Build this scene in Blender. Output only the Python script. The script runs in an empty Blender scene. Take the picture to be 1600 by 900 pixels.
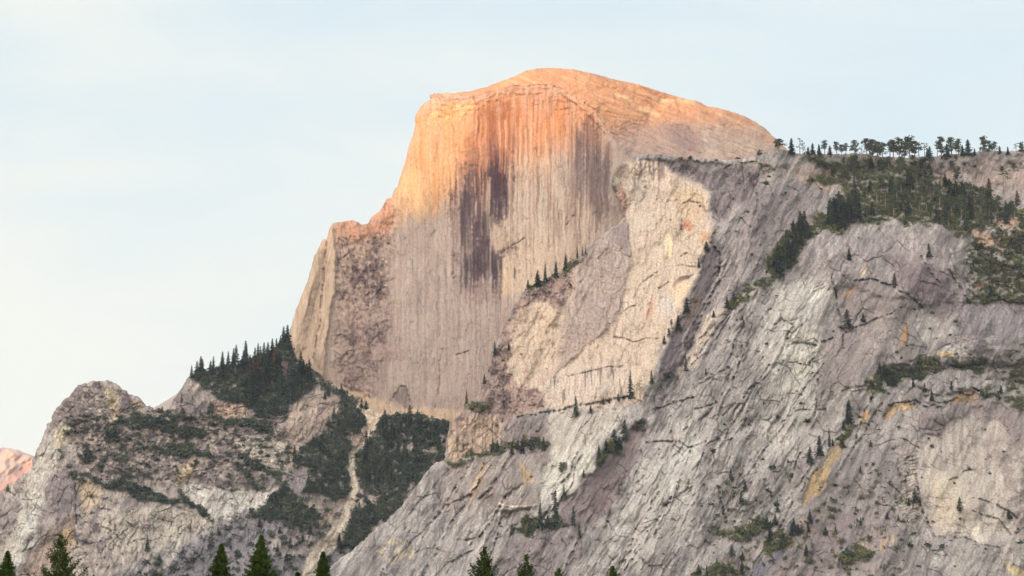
import bpy, math, random
import numpy as np
from mathutils import Vector, Matrix
R = math.radians
rng = random.Random(7)
scn = bpy.context.scene
col = scn.collection
f32 = np.float32

# ------------------------------------------------------------------ camera
FOC = 800 / math.tan(R(13.0))
PITCH = R(11.7)
CAM = (0.0, 0.0, 2.0)
cam_d = bpy.data.cameras.new('camera')
cam = bpy.data.objects.new('camera', cam_d); col.objects.link(cam)
cam.location = CAM
cam.rotation_euler = (R(90) + PITCH, 0, 0)
cam_d.sensor_width = 36; cam_d.sensor_fit = 'HORIZONTAL'
cam_d.lens = 36 * FOC / 1600
cam_d.clip_start = 0.5; cam_d.clip_end = 120000
scn.camera = cam

# ------------------------------------------------------------------ sky, sun, exposure
SUN_AZ = R(34)          # behind the viewer, to the left
SUN_EL = R(2.2)
SUNV = Vector((-math.sin(SUN_AZ) * math.cos(SUN_EL), -math.cos(SUN_AZ) * math.cos(SUN_EL), math.sin(SUN_EL)))
world = bpy.data.worlds.new('World'); scn.world = world
world.use_nodes = True
wn, wl = world.node_tree.nodes, world.node_tree.links
wn.clear()
w_out = wn.new('ShaderNodeOutputWorld'); w_bg = wn.new('ShaderNodeBackground')
sky = wn.new('ShaderNodeTexSky'); sky.sky_type = 'NISHITA'; sky.sun_disc = False
sky.sun_elevation = SUN_EL; sky.sun_rotation = math.pi + SUN_AZ
sky.altitude = 1200; sky.air_density = 1.0; sky.dust_density = 1.6; sky.ozone_density = 1.0
SKY_STRENGTH = 0.15
w_bg.inputs['Strength'].default_value = SKY_STRENGTH
# thin high cloud: a pale veil with soft bands over the clear sky
tc = wn.new('ShaderNodeTexCoord')
mp = wn.new('ShaderNodeMapping'); mp.inputs['Scale'].default_value = (2.2, 1.6, 9.0); mp.inputs['Rotation'].default_value = (0, R(9), 0)
wl.new(tc.outputs['Generated'], mp.inputs['Vector'])
nz = wn.new('ShaderNodeTexNoise'); nz.inputs['Scale'].default_value = 1.7; nz.inputs['Detail'].default_value = 5; nz.inputs['Roughness'].default_value = 0.45
nz.inputs['Distortion'].default_value = 0.5
wl.new(mp.outputs['Vector'], nz.inputs['Vector'])
sep = wn.new('ShaderNodeSeparateXYZ'); wl.new(tc.outputs['Generated'], sep.inputs[0])
mr = wn.new('ShaderNodeMapRange'); mr.inputs['From Min'].default_value = 0.05; mr.inputs['From Max'].default_value = 0.32
mr.inputs['To Min'].default_value = 0.36; mr.inputs['To Max'].default_value = -0.02
wl.new(sep.outputs['Z'], mr.inputs['Value'])
mrx = wn.new('ShaderNodeMapRange'); mrx.inputs['From Min'].default_value = -0.25; mrx.inputs['From Max'].default_value = 0.2
mrx.inputs['To Min'].default_value = 0.30; mrx.inputs['To Max'].default_value = -0.06
wl.new(sep.outputs['X'], mrx.inputs['Value'])
a1 = wn.new('ShaderNodeMath'); a1.operation = 'ADD'; wl.new(nz.outputs['Fac'], a1.inputs[0]); wl.new(mr.outputs[0], a1.inputs[1])
a2 = wn.new('ShaderNodeMath'); a2.operation = 'ADD'; wl.new(a1.outputs[0], a2.inputs[0]); wl.new(mrx.outputs[0], a2.inputs[1])
ms = wn.new('ShaderNodeMapRange'); ms.interpolation_type = 'SMOOTHSTEP'
ms.inputs['From Min'].default_value = 0.36; ms.inputs['From Max'].default_value = 0.92
ms.inputs['To Min'].default_value = 0.0; ms.inputs['To Max'].default_value = 1.0
wl.new(a2.outputs[0], ms.inputs['Value'])
SKYGAIN = 1.0
mixs = wn.new('ShaderNodeMix'); mixs.data_type = 'RGBA'
mixs.inputs[0].default_value = 0.9
wl.new(sky.outputs[0], mixs.inputs[6])
# the veil is lit from behind by the low sun, so it is brightest and warmest round the sunset
CLOUD_THIN = (4.9, 6.0, 6.6); CLOUD_THICK = (6.75, 6.85, 6.4); CLOUD_WEST = (36.0, 32.8, 30.2)
dt = wn.new('ShaderNodeVectorMath'); dt.operation = 'DOT_PRODUCT'; dt.inputs[1].default_value = (SUNV.x, SUNV.y, SUNV.z)
wl.new(tc.outputs['Generated'], dt.inputs[0])
gm = wn.new('ShaderNodeMapRange'); gm.interpolation_type = 'SMOOTHSTEP'
gm.inputs['From Min'].default_value = -0.1; gm.inputs['From Max'].default_value = 1.0
wl.new(dt.outputs['Value'], gm.inputs['Value'])
mg = wn.new('ShaderNodeMix'); mg.data_type = 'RGBA'; wl.new(gm.outputs[0], mg.inputs[0])
mk = wn.new('ShaderNodeMix'); mk.data_type = 'RGBA'; wl.new(ms.outputs[0], mk.inputs[0])
mk.inputs[6].default_value = (*CLOUD_THIN, 1); mk.inputs[7].default_value = (*CLOUD_THICK, 1)
wl.new(mk.outputs[2], mg.inputs[6]); mg.inputs[7].default_value = (*CLOUD_WEST, 1)
wl.new(mg.outputs[2], mixs.inputs[7])
wl.new(mixs.outputs[2], w_bg.inputs['Color'])
wl.new(w_bg.outputs[0], w_out.inputs[0])

sun_d = bpy.data.lights.new('sun', 'SUN'); sun = bpy.data.objects.new('sun', sun_d); col.objects.link(sun)
sun_d.energy = 5.0; sun_d.angle = R(1.0); sun_d.color = (1.0, 0.47, 0.13)
sun.rotation_euler = SUNV.to_track_quat('Z', 'Y').to_euler()
sun.location = (-3000, -4000, 3000)
scn.view_settings.view_transform = 'Standard'; scn.view_settings.look = 'None'
scn.view_settings.exposure = 0.0; scn.view_settings.gamma = 1.0; scn.view_settings.use_curve_mapping = False
scn.cycles.max_bounces = 4; scn.cycles.diffuse_bounces = 3

# ------------------------------------------------------------------ noise and shape helpers
def _hash(ix, iy, seed):
    h = (ix.astype(np.uint32) * np.uint32(374761393) + iy.astype(np.uint32) * np.uint32(668265263) + np.uint32(seed * 2246822519 & 0xffffffff))
    h = (h ^ (h >> np.uint32(13))) * np.uint32(1274126177)
    return h ^ (h >> np.uint32(16))
_ANG = np.linspace(0, 2 * np.pi, 257)[:256]
_GX, _GY = np.cos(_ANG).astype(f32), np.sin(_ANG).astype(f32)
def perlin(x, y, seed=0):
    xf = np.floor(x); yf = np.floor(y)
    ix = xf.astype(np.int32); iy = yf.astype(np.int32)
    dx = (x - xf).astype(f32); dy = (y - yf).astype(f32)
    sx = dx * dx * dx * (dx * (dx * 6 - 15) + 10); sy = dy * dy * dy * (dy * (dy * 6 - 15) + 10)
    def g(ox, oy):
        k = _hash(ix + ox, iy + oy, seed) & np.uint32(255)
        return _GX[k] * (dx - ox) + _GY[k] * (dy - oy)
    a = g(0, 0); b = g(1, 0); a += sx * (b - a)
    c = g(0, 1); d = g(1, 1); c += sx * (d - c)
    return (a + sy * (c - a)) * f32(1.5)
def fbm(x, y, octv=4, seed=0, gain=0.5):
    s = 0; a = 1.0; n = 0
    for o in range(octv):
        s = s + a * perlin(x * 2 ** o + 17.3 * o, y * 2 ** o - 9.1 * o, seed + o); n += a; a *= gain
    return s / n
def ridged(x, y, octv=3, seed=0, gain=0.5):
    s = 0; a = 1.0; n = 0
    for o in range(octv):
        s = s + a * (1 - np.abs(perlin(x * 2 ** o + 5.3 * o, y * 2 ** o, seed + o)) * 2); n += a; a *= gain
    return s / n
def rot(u, v, deg, la, lb):
    """coordinates along (la px) and across (lb px) a direction deg, measured clockwise from the picture's +x"""
    c, s = math.cos(R(deg)), math.sin(R(deg))
    return (u * c + v * s) / la, (-u * s + v * c) / lb
def sstep(a, b, x):
    t = np.clip((x - a) / (b - a), 0, 1); return t * t * (3 - 2 * t)
def voronoi(x, y, seed=0):
    """distance to border, cell random, offset to the cell's centre"""
    ix = np.floor(x).astype(np.int32); iy = np.floor(y).astype(np.int32)
    f1 = np.full(x.shape, 9, f32); f2 = np.full(x.shape, 9, f32)
    r = np.zeros(x.shape, f32); cx = np.zeros(x.shape, f32); cy = np.zeros(x.shape, f32)
    for ox in (-1, 0, 1):
        for oy in (-1, 0, 1):
            h = _hash(ix + ox, iy + oy, seed)
            px = ix + ox + (h & np.uint32(1023)).astype(f32) / 1023
            py = iy + oy + ((h >> np.uint32(10)) & np.uint32(1023)).astype(f32) / 1023
            rr = ((h >> np.uint32(20)) & np.uint32(1023)).astype(f32) / 1023
            d = np.sqrt((x - px) ** 2 + (y - py) ** 2)
            m = d < f1
            f2 = np.where(m, f1, np.minimum(f2, d))
            f1 = np.where(m, d, f1); r = np.where(m, rr, r)
            cx = np.where(m, x - px, cx); cy = np.where(m, y - py, cy)
    return f2 - f1, r, cx, cy
def stairs(t, sharp=0.75):
    fl = np.floor(t); fr = t - fl
    return fl + sstep(sharp, 1.0, fr)
def sdf_poly(pts, u, v):
    """signed distance, negative inside"""
    p = np.array(pts, f32); q = np.roll(p, -1, 0)
    d = np.full(u.shape, 1e12, f32); ins = np.zeros(u.shape, bool)
    for (ax, ay), (bx, by) in zip(p, q):
        ex, ey = bx - ax, by - ay
        wx, wy = u - ax, v - ay
        t = np.clip((wx * ex + wy * ey) / (ex * ex + ey * ey + 1e-9), 0, 1)
        d = np.minimum(d, (wx - ex * t) ** 2 + (wy - ey * t) ** 2)
        if abs(ey) > 1e-9:
            cr = ((ay <= v) != (by <= v)) & (u < ax + (v - ay) * ex / ey)
            ins ^= cr
    d = np.sqrt(d)
    return np.where(ins, -d, d)
def dist_line(pts, u, v):
    p = np.array(pts, f32); d = np.full(u.shape, 1e12, f32)
    for (ax, ay), (bx, by) in zip(p[:-1], p[1:]):
        ex, ey = bx - ax, by - ay
        wx, wy = u - ax, v - ay
        t = np.clip((wx * ex + wy * ey) / (ex * ex + ey * ey + 1e-9), 0, 1)
        d = np.minimum(d, (wx - ex * t) ** 2 + (wy - ey * t) ** 2)
    return np.sqrt(d)
def lin(c):
    return np.array([((x / 255 + 0.055) / 1.055) ** 2.4 if x > 10 else x / 255 / 12.92 for x in c], f32)
def ray(u, v):
    """direction through a point of the view, scaled so that its y component is 1"""
    x = (u - 800) / FOC; y = (450 - v) / FOC
    cp, sp = math.cos(PITCH), math.sin(PITCH)
    dy = cp - y * sp
    return x / dy, (sp + y * cp) / dy
def world_at(u, v, Y):
    rx, rz = ray(u, v)
    return rx * Y + CAM[0], Y + CAM[1], rz * Y + CAM[2]

ALB = 0.535      # photo-like colour -> albedo
class Rock:
    """One rock mass: a dense sheet of relief with its own silhouette, distance and thickness."""
    def __init__(s, sil, box, step, base, jag=1.5, jagl=9, seed=0):
        x0, y0, x1, y1 = box
        s.step = step; s.seed = seed
        uu = np.arange(x0, x1 + step, step, dtype=f32); vv = np.arange(y0, y1 + step, step, dtype=f32)
        s.u, s.v = np.meshgrid(uu, vv)
        u, v = s.u, s.v
        s.n1 = fbm(u / 26, v / 26, 4, seed + 1); s.n2 = fbm(u / 26 + 40, v / 26 + 9, 4, seed + 2)
        s.sil = sil
        s.n3 = sstep(-0.35, 0.35, fbm(u / 7, v / 7, 2, seed + 9) + 0.1)
        wu = u + jag * fbm(u / jagl, v / jagl, 3, seed + 3) * 2; wv = v + jag * fbm(u / jagl + 7, v / jagl, 3, seed + 4) * 2
        s.sd = sdf_poly(sil, wu, wv)
        s.D = base(u, v).astype(f32)
        s.C = np.zeros(u.shape + (3,), f32)
        s.veg = np.zeros(u.shape, f32)
        s.du = np.zeros(u.shape, f32)
    def sl(s, pts, pad):
        p = np.array(pts); st = s.step
        i0 = max(0, int((p[:, 1].min() - pad - s.v[0, 0]) / st)); i1 = min(s.u.shape[0], int((p[:, 1].max() + pad - s.v[0, 0]) / st) + 2)
        j0 = max(0, int((p[:, 0].min() - pad - s.u[0, 0]) / st)); j1 = min(s.u.shape[1], int((p[:, 0].max() + pad - s.u[0, 0]) / st) + 2)
        if i1 <= i0 or j1 <= j0: i0 = j0 = 0; i1 = j1 = 1
        return (slice(i0, i1), slice(j0, j1))
    def sdp(s, pts, warp=8, pad=40):
        k = s.sl(pts, pad + warp * 2)
        return k, sdf_poly(pts, s.u[k] + warp * s.n1[k] * 1.6, s.v[k] + warp * s.n2[k] * 1.6)
    def mask(s, pts, soft=4, warp=8):
        k, d = s.sdp(pts, warp, soft * 2)
        return k, sstep(soft, -soft, d)
    def paint(s, pts, c, soft=5, warp=8, amt=1.0, tex=None):
        k, m = s.mask(pts, soft, warp)
        m = m * amt
        if tex is not None: m = m * tex[k]
        m = m[..., None]
        s.C[k] = s.C[k] * (1 - m) + lin(c) * m
        return k, m
    def paint_m(s, m, c):
        m = np.clip(m, 0, 1)[..., None]; s.C = s.C * (1 - m) + lin(c) * m
    def ragged(s, pts, c, soft, amt, nz, k0=0.6, warp=6):
        """a stain whose edge breaks up along the given noise"""
        k, m = s.mask(pts, soft, warp)
        m = (sstep(0.36, 0.66, m + k0 * nz[k]) * (m > 0.02) * amt)[..., None]
        s.C[k] = s.C[k] * (1 - m) + lin(c) * m
    def line_paint(s, pts, c, w=2, warp=4, amt=1.0):
        k = s.sl(pts, w * 3 + warp * 2)
        d = dist_line(pts, s.u[k] + warp * s.n1[k] * 1.6, s.v[k] + warp * s.n2[k] * 1.6)
        m = (np.exp(-(d / w) ** 2) * amt)[..., None]
        s.C[k] = s.C[k] * (1 - m) + lin(c) * m
    def recede(s, pts, slope, maxd, warp=5):
        """inside the outline the rock leans back from its edge (positive) or stands out (negative)"""
        k, d = s.sdp(pts, warp, 2)
        s.D[k] += slope * 1.36 * np.clip(-d, 0, maxd)
    def shift(s, pts, metres, soft=3, warp=5):
        k, m = s.mask(pts, soft, warp); s.D[k] += metres * m
    def crack(s, pts, w=2, depth=5, warp=4, c=None, amt=0.5):
        warp = min(warp, 2.2); amt = amt * 0.75; w = w * 0.85
        k = s.sl(pts, w * 3 + warp * 2)
        d = dist_line(pts, s.u[k] + warp * s.n1[k] * 1.6, s.v[k] + warp * s.n2[k] * 1.6)
        m = np.exp(-(d / (w * (0.5 + 0.7 * s.n3[k]))) ** 2) * (0.25 + 0.75 * s.n3[k])
        s.D[k] += depth * m
        if c is not None:
            m = (m * amt)[..., None]; s.C[k] = s.C[k] * (1 - m) + lin(c) * m
    def vegpatch(s, pts, soft=4, warp=10, amt=1.0):
        k, m = s.mask(pts, soft, warp)
        s.veg[k] = np.maximum(s.veg[k], m * amt)
    def flakes(s, m, deg, cells, amt, depth, sd=0, wp=0.14):
        """broken plates of rock, long in one direction: each leans its own way and has its own tone"""
        for i, (la, lb) in enumerate(cells):
            wq = lb * wp
            x, y = rot(s.u + wq * fbm(s.u / (lb * 1.6), s.v / (lb * 1.6), 3, s.seed + 40 + i + sd), s.v + wq * fbm(s.u / (lb * 1.6) + 50, s.v / (lb * 1.6), 3, s.seed + 45 + i + sd), deg, la, lb)
            B, r, cx, cy = voronoi(x, y, s.seed + 60 + i + sd)
            g = sstep(-0.25, 0.3, fbm(s.u / (la * 1.3) + 8, s.v / (la * 1.3), 2, s.seed + 64 + i + sd)) * m
            s.C = s.C * (1 + amt * (r - 0.5) * g)[..., None]
            s.C = s.C * (1 - 0.20 * g * sstep(0.12, 0.0, B))[..., None]
            s.D += g * depth * lb * ((r - 0.5) * 0.6 + cx * (r * 7 % 1 - 0.5) * 0.9 + cy * (r * 13 % 1 - 0.35) * 0.8)
    def streaks(s, m, deg, la, lb, light, dark, sd=0):
        """fine mineral streaks, crisp edged"""
        w = lb * 0.8
        x, y = rot(s.u + w * s.n1 * 2, s.v + w * s.n2 * 2, deg, la, lb)
        g = fbm(x, y, 3, s.seed + 84 + sd, 0.6)
        gate = 0.35 + 0.65 * sstep(-0.3, 0.3, fbm(s.u / 38 + sd, s.v / 38, 3, s.seed + 88 + sd))
        s.C = s.C * (1 + m * gate * (light * sstep(0.10, 0.32, g) - dark * sstep(0.08, 0.34, -g)))[..., None]
    def lines(s, m, deg, la, lb, depth, dark, sd=0, wd=0.055):
        """straight-sided joints, broken off here and there"""
        x, y = rot(s.u + .18 * lb * s.n1, s.v + .18 * lb * s.n2, deg, la, lb)
        B = voronoi(x, y, s.seed + 74 + sd)[0]
        gate = sstep(-0.02, 0.22, fbm(s.u / (lb * 2.4) + 3 + sd, s.v / (lb * 2.4), 3, s.seed + 76 + sd))
        k = sstep(wd, 0.0, B) * gate * m
        s.D += depth * k
        s.C = s.C * (1 - dark * k)[..., None]
    def grit(s, m, amt, deg=None, l=2.3):
        g = fbm(s.u / l, s.v / l, 2, s.seed + 80) if deg is None else fbm(*rot(s.u, s.v, deg, l * 5, l), 2, s.seed + 82)
        s.C = s.C * (1 + amt * g * m)[..., None]
    def contrast(s, g):
        L = s.C.mean(2) + 1e-4; m = np.median(L[s.sd < 0]); s.C = s.C * np.clip((L / m) ** (g - 1), 0.45, 1.5)[..., None]
    def depth_at(s, u, v):
        j = int(round((u - s.u[0, 0]) / s.step)); i = int(round((v - s.v[0, 0]) / s.step))
        i = min(max(i, 0), s.u.shape[0] - 1); j = min(max(j, 0), s.u.shape[1] - 1)
        return float(s.Df[i, j])
    def build(s, name, mat, roundr=10, roundm=16, back=500, floor=-20.0, vegtint=(62, 66, 52)):
        d = np.clip(-s.sd, 0, roundr) / roundr
        s.D = s.D + roundm * (1 - np.sqrt(np.clip(1 - (1 - d) ** 2, 0, 1)))
        s.Df = s.D
        m = np.clip(s.veg, 0, 1)[..., None]
        s.C = s.C * (1 - m) + lin(vegtint) * m
        keep = s.sd < s.step * 1.02
        gy, gx = np.gradient(s.sd, s.step)
        gl = np.sqrt(gx * gx + gy * gy) + 1e-6
        out = np.clip(s.sd, 0, None)
        U = s.u - gx / gl * out; V = s.v - gy / gl * out
        q = keep[:-1, :-1] & keep[1:, :-1] & keep[:-1, 1:] & keep[1:, 1:]
        idx = np.full(s.u.shape, -1, np.int64)
        used = np.zeros(s.u.shape, bool)
        used[:-1, :-1] |= q; used[1:, :-1] |= q; used[:-1, 1:] |= q; used[1:, 1:] |= q
        idx[used] = np.arange(used.sum())
        X, Yw, Z = world_at(U[used].astype(np.float64), V[used].astype(np.float64), s.D[used].astype(np.float64))
        co = np.stack([X, Yw, Z], 1)
        cols = s.C[used] * ALB
        a, b, c_, d_ = idx[:-1, :-1][q], idx[1:, :-1][q], idx[1:, 1:][q], idx[:-1, 1:][q]
        faces = np.stack([a, b, c_, d_], 1)
        # the rim goes back from the edge (and down to the ground along the bottom), so the mass is solid from any side
        pad = np.zeros((q.shape[0] + 2, q.shape[1] + 2), bool); pad[1:-1, 1:-1] = q
        ed = []
        for dy, dx, (p0, p1) in ((-1, 0, ('d', 'a')), (1, 0, ('b', 'c')), (0, -1, ('a', 'b')), (0, 1, ('c', 'd'))):
            nb = pad[1 + dy:pad.shape[0] - 1 + dy, 1 + dx:pad.shape[1] - 1 + dx]
            e = q & ~nb
            g = {'a': idx[:-1, :-1], 'b': idx[1:, :-1], 'c': idx[1:, 1:], 'd': idx[:-1, 1:]}
            ed.append(np.stack([g[p0][e], g[p1][e]], 1))
        ed = np.concatenate(ed)
        n = len(co)
        bi = np.unique(ed); remap = np.full(n, -1, np.int64); remap[bi] = n + np.arange(len(bi))
        bc = co[bi].copy(); vb = V[used][bi]; vmax = s.v.max()
        low = vb > vmax - 14
        nx, ny = (gx / gl)[used][bi], (gy / gl)[used][bi]
        ub, vbk, db = U[used][bi] - nx * 9, V[used][bi] - ny * 9, s.D[used][bi] + back
        BX, BY, BZ = world_at(ub.astype(np.float64), vbk.astype(np.float64), db.astype(np.float64))
        bc = np.where(low[:, None], np.stack([bc[:, 0], bc[:, 1], np.full(len(bi), floor)], 1), np.stack([BX, BY, BZ], 1))
        co = np.concatenate([co, bc]); cols = np.concatenate([cols, cols[bi]])
        sk = np.stack([ed[:, 1], ed[:, 0], remap[ed[:, 0]], remap[ed[:, 1]]], 1)
        faces = np.concatenate([faces, sk])
        o = np_mesh(name, co, faces, mat, cols, smooth=True)
        o['kind'] = 'structure'
        s.used = used
        return o

def np_mesh(name, co, faces, mat, cols=None, smooth=False):
    me = bpy.data.meshes.new(name)
    nf, k = faces.shape
    me.vertices.add(len(co)); me.vertices.foreach_set('co', co.astype(f32).ravel())
    me.loops.add(nf * k); me.loops.foreach_set('vertex_index', faces.astype(np.int32).ravel())
    me.polygons.add(nf)
    me.polygons.foreach_set('loop_start', np.arange(0, nf * k, k, dtype=np.int32))
    me.polygons.foreach_set('loop_total', np.full(nf, k, np.int32))
    if smooth: me.polygons.foreach_set('use_smooth', np.ones(nf, bool))
    me.update(calc_edges=True)
    if cols is not None:
        at = me.color_attributes.new('Col', 'FLOAT_COLOR', 'POINT')
        at.data.foreach_set('color', np.concatenate([cols, np.ones((len(cols), 1))], 1).astype(f32).ravel())
    me.materials.append(mat)
    o = bpy.data.objects.new(name, me); col.objects.link(o)
    return o

# ------------------------------------------------------------------ materials
def rock_material(name, bump=0.22, vary=0.12):
    m = bpy.data.materials.new(name); m.use_nodes = True
    n, l = m.node_tree.nodes, m.node_tree.links
    b = n['Principled BSDF']; b.inputs['Roughness'].default_value = 0.9
    b.inputs['Specular IOR Level'].default_value = 0.15
    vc = n.new('ShaderNodeVertexColor'); vc.layer_name = 'Col'
    tcn = n.new('ShaderNodeTexCoord')
    n1 = n.new('ShaderNodeTexNoise'); n1.inputs['Scale'].default_value = 0.22; n1.inputs['Detail'].default_value = 5; n1.inputs['Roughness'].default_value = 0.65
    l.new(tcn.outputs['Object'], n1.inputs['Vector'])
    mm = n.new('ShaderNodeMapRange'); mm.inputs['From Min'].default_value = 0.3; mm.inputs['From Max'].default_value = 0.7
    mm.inputs['To Min'].default_value = 1 - vary; mm.inputs['To Max'].default_value = 1 + vary
    l.new(n1.outputs['Fac'], mm.inputs['Value'])
    mx = n.new('ShaderNodeMix'); mx.data_type = 'RGBA'; mx.blend_type = 'MULTIPLY'; mx.inputs[0].default_value = 1
    l.new(vc.outputs['Color'], mx.inputs[6]); l.new(mm.outputs[0], mx.inputs[7])
    l.new(mx.outputs[2], b.inputs['Base Color'])
    bp = n.new('ShaderNodeBump'); bp.inputs['Strength'].default_value = bump; bp.inputs['Distance'].default_value = 2.2
    l.new(n1.outputs['Fac'], bp.inputs['Height']); l.new(bp.outputs[0], b.inputs['Normal'])
    return m
M_ROCK = rock_material('weathered_granite')
# ================================================================== the dome
STEP = 1.0
dome_sil = [(440, 600), (446, 548), (450, 525), (462, 485), (482, 435), (491, 400), (499, 385), (504, 374), (511, 373), (514, 360), (519, 349), (530, 347),
    (550, 344), (559, 347), (564, 351), (574, 350), (579, 342), (584, 336), (594, 330), (604, 310), (612, 309), (615, 300), (617, 294), (621, 292),
    (626, 275), (634, 250), (639, 227), (646, 210), (649, 194), (648, 182), (655, 170), (662, 161), (674, 155), (671, 148), (682, 146), (712, 145),
    (737, 142), (762, 135), (782, 127), (800, 121), (820, 111), (837, 107), (865, 106), (900, 109), (935, 117), (960, 124), (995, 131), (1025, 141),
    (1070, 154), (1092, 159), (1105, 166), (1120, 168), (1142, 174), (1162, 181), (1180, 190), (1195, 200), (1206, 211), (1215, 219), (1227, 230),
    (1260, 262), (1300, 400), (1300, 760), (430, 760)]
def dome_base(u, v):
    y = 4850 + 0.16 * 1.36 * (600 - v)
    y = y - 0.22 * 1.36 * (u - 780)                     # the great face looks a little to the left
    y = y + 0.0011 * np.clip(u - 880, 0, None) ** 2 * 1.36 # and rounds away on the right
    return y
dm = Rock(dome_sil, (430, 96, 1300, 762), STEP, dome_base, jag=0.5, seed=11)
u, v = dm.u, dm.v
rim = [(671, 148), (700, 156), (735, 152), (762, 143), (800, 134), (830, 132), (860, 132), (885, 141), (905, 153), (925, 168), (940, 185), (955, 205), (965, 225), (985, 245), (1300, 262), (1300, 60), (600, 60)]
k, d = dm.sdp(rim, 4, 2)
dm.D[k] += 0.95 * 1.36 * np.clip(-d, 0, 400) + 1.1 * 1.36 * np.clip(-d, 0, 4)
# --- granite colour of the face
st1 = fbm(u / 5, v / 130, 3, 21); st2 = fbm(u / 2.6, v / 60, 2, 24); st3 = fbm(u / 17, v / 220, 3, 27)
blot = fbm(u / 60, v / 60, 4, 31); fine = fbm(u / 5, v / 5, 3, 35); mott = fbm(u / 14, v / 18, 3, 33)
dm.C[:] = lin((204, 185, 171))
dm.paint_m(sstep(-0.1, 0.5, st3 * 0.7 + blot * 0.5) * 0.6, (196, 172, 156))
dm.paint_m(sstep(0.0, 0.5, blot) * 0.35 * sstep(450, 600, v), (190, 176, 166))
dm.paint_m(sstep(0.05, 0.6, st1) * 0.34, (178, 146, 132))
dm.paint_m(sstep(0.1, 0.6, -st1) * 0.35, (232, 208, 182))
dm.paint_m(sstep(0.1, 0.6, st2) * 0.28, (150, 120, 114))
# lower-left part of the face, greyer
dm.paint([(615, 320), (700, 300), (720, 440), (790, 450), (800, 520), (780, 660), (560, 640), (600, 480)], (188, 168, 156), 30, 20, 0.45)
dm.paint([(640, 440), (770, 445), (775, 640), (600, 640)], (190, 174, 165), 25, 25, 0.5, tex=sstep(-0.3, 0.4, mott))
# light sheet right of the great stain
pale = [(795, 262), (830, 240), (868, 250), (880, 300), (925, 300), (955, 345), (900, 410), (830, 450), (790, 460), (782, 420), (795, 395), (785, 345), (792, 300)]
dm.paint(pale, (230, 206, 182), 8, 8, 0.65, tex=0.65 + 0.35 * sstep(-0.4, 0.3, -st1))
dm.paint([(790, 380), (860, 360), (885, 420), (825, 462), (786, 462)], (232, 206, 178), 10, 8, 0.5)
# reddish iron wash under the rim, fanning down from the overhangs; sunset glow is painted into its orange
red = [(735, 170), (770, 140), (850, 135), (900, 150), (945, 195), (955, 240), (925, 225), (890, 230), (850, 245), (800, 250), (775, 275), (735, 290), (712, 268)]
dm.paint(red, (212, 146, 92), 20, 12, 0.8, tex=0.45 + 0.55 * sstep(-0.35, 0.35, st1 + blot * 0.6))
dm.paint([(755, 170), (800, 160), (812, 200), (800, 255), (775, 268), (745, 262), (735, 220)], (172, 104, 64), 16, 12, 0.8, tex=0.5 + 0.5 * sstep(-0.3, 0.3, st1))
dm.paint([(620, 300), (650, 175), (690, 150), (740, 165), (718, 300), (690, 330), (612, 350)], (234, 176, 112), 26, 12, 0.8, tex=0.6 + 0.4 * sstep(-0.3, 0.3, st1))  # golden iron tone, deepened with painted sunset glow
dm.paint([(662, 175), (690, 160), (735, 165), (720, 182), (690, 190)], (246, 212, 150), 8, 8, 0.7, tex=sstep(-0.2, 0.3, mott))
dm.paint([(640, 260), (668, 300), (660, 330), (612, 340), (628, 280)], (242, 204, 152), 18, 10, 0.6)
# dark water stains: long drip shapes hanging from the seeps
drip = sstep(-0.18, 0.10, fbm(u / 4.2, v / 90, 3, 41) + 0.25 * fine)
drip2 = sstep(-0.05, 0.16, fbm(u / 5.5, v / 70, 3, 44) + 0.3 * fine)
STAIN = (88, 68, 76)
sn = st1 * 0.9 + 0.5 * mott + 0.5 * fine
dm.ragged([(702, 300), (714, 262), (736, 225), (770, 205), (798, 215), (800, 262), (792, 330), (800, 396), (796, 446), (776, 480), (730, 470), (712, 446), (708, 400), (720, 380), (700, 340)], (152, 120, 110), 24, 0.55, sn, 1.0)
dm.ragged([(720, 290), (734, 262), (752, 254), (772, 232), (788, 240), (792, 275), (780, 320), (782, 352), (766, 330), (752, 340), (768, 385), (792, 392), (793, 422), (780, 442), (752, 438), (730, 446), (718, 432), (722, 404), (742, 392), (730, 352), (714, 330)],
          (116, 90, 90), 17, 0.8, sn, 1.5)
dm.paint([(768, 258), (786, 256), (792, 300), (782, 336), (776, 352), (774, 318), (768, 300)], STAIN, 3, 5, 0.95, tex=0.7 + 0.3 * drip)
dm.paint([(722, 300), (748, 296), (756, 330), (764, 360), (762, 400), (744, 398), (730, 350)], STAIN, 5, 7, 0.7, tex=0.15 + 0.65 * drip)
dm.ragged([(720, 404), (740, 396), (748, 410), (776, 394), (792, 398), (789, 430), (768, 442), (748, 430), (728, 440), (718, 426)], (94, 74, 80), 13, 0.75, sn, 1.5)
dm.paint([(762, 290), (765, 305), (762, 330), (757, 345), (753, 330), (757, 300)], (220, 186, 162), 2, 3, 0.8, tex=sstep(-0.2, 0.2, -fine + 0.1))
dm.paint([(772, 345), (782, 350), (792, 388), (772, 392), (764, 372)], (224, 196, 168), 4, 5, 0.8)
dm.paint([(770, 240), (780, 215), (800, 200), (806, 240), (796, 330), (790, 330), (786, 260)], (150, 92, 76), 6, 6, 0.5, tex=drip)
dm.paint([(898, 190), (925, 188), (948, 215), (956, 250), (950, 300), (945, 352), (925, 330), (908, 300), (900, 262), (893, 225)], (140, 114, 108), 9, 9, 0.75, tex=0.2 + 0.8 * sstep(-0.25, 0.25, st1 + 0.4 * fine + 0.2 * mott))
dm.paint([(905, 215), (945, 225), (950, 262), (932, 300), (912, 270)], (116, 92, 92), 9, 9, 0.5, tex=drip2)
drk = sstep(0.12, 0.38, fbm((u + 3 * dm.n1) / 3.4, v / 150, 2, 46)) * sstep(-0.3, 0.2, fbm(u / 30, v / 60, 2, 47))
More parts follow.
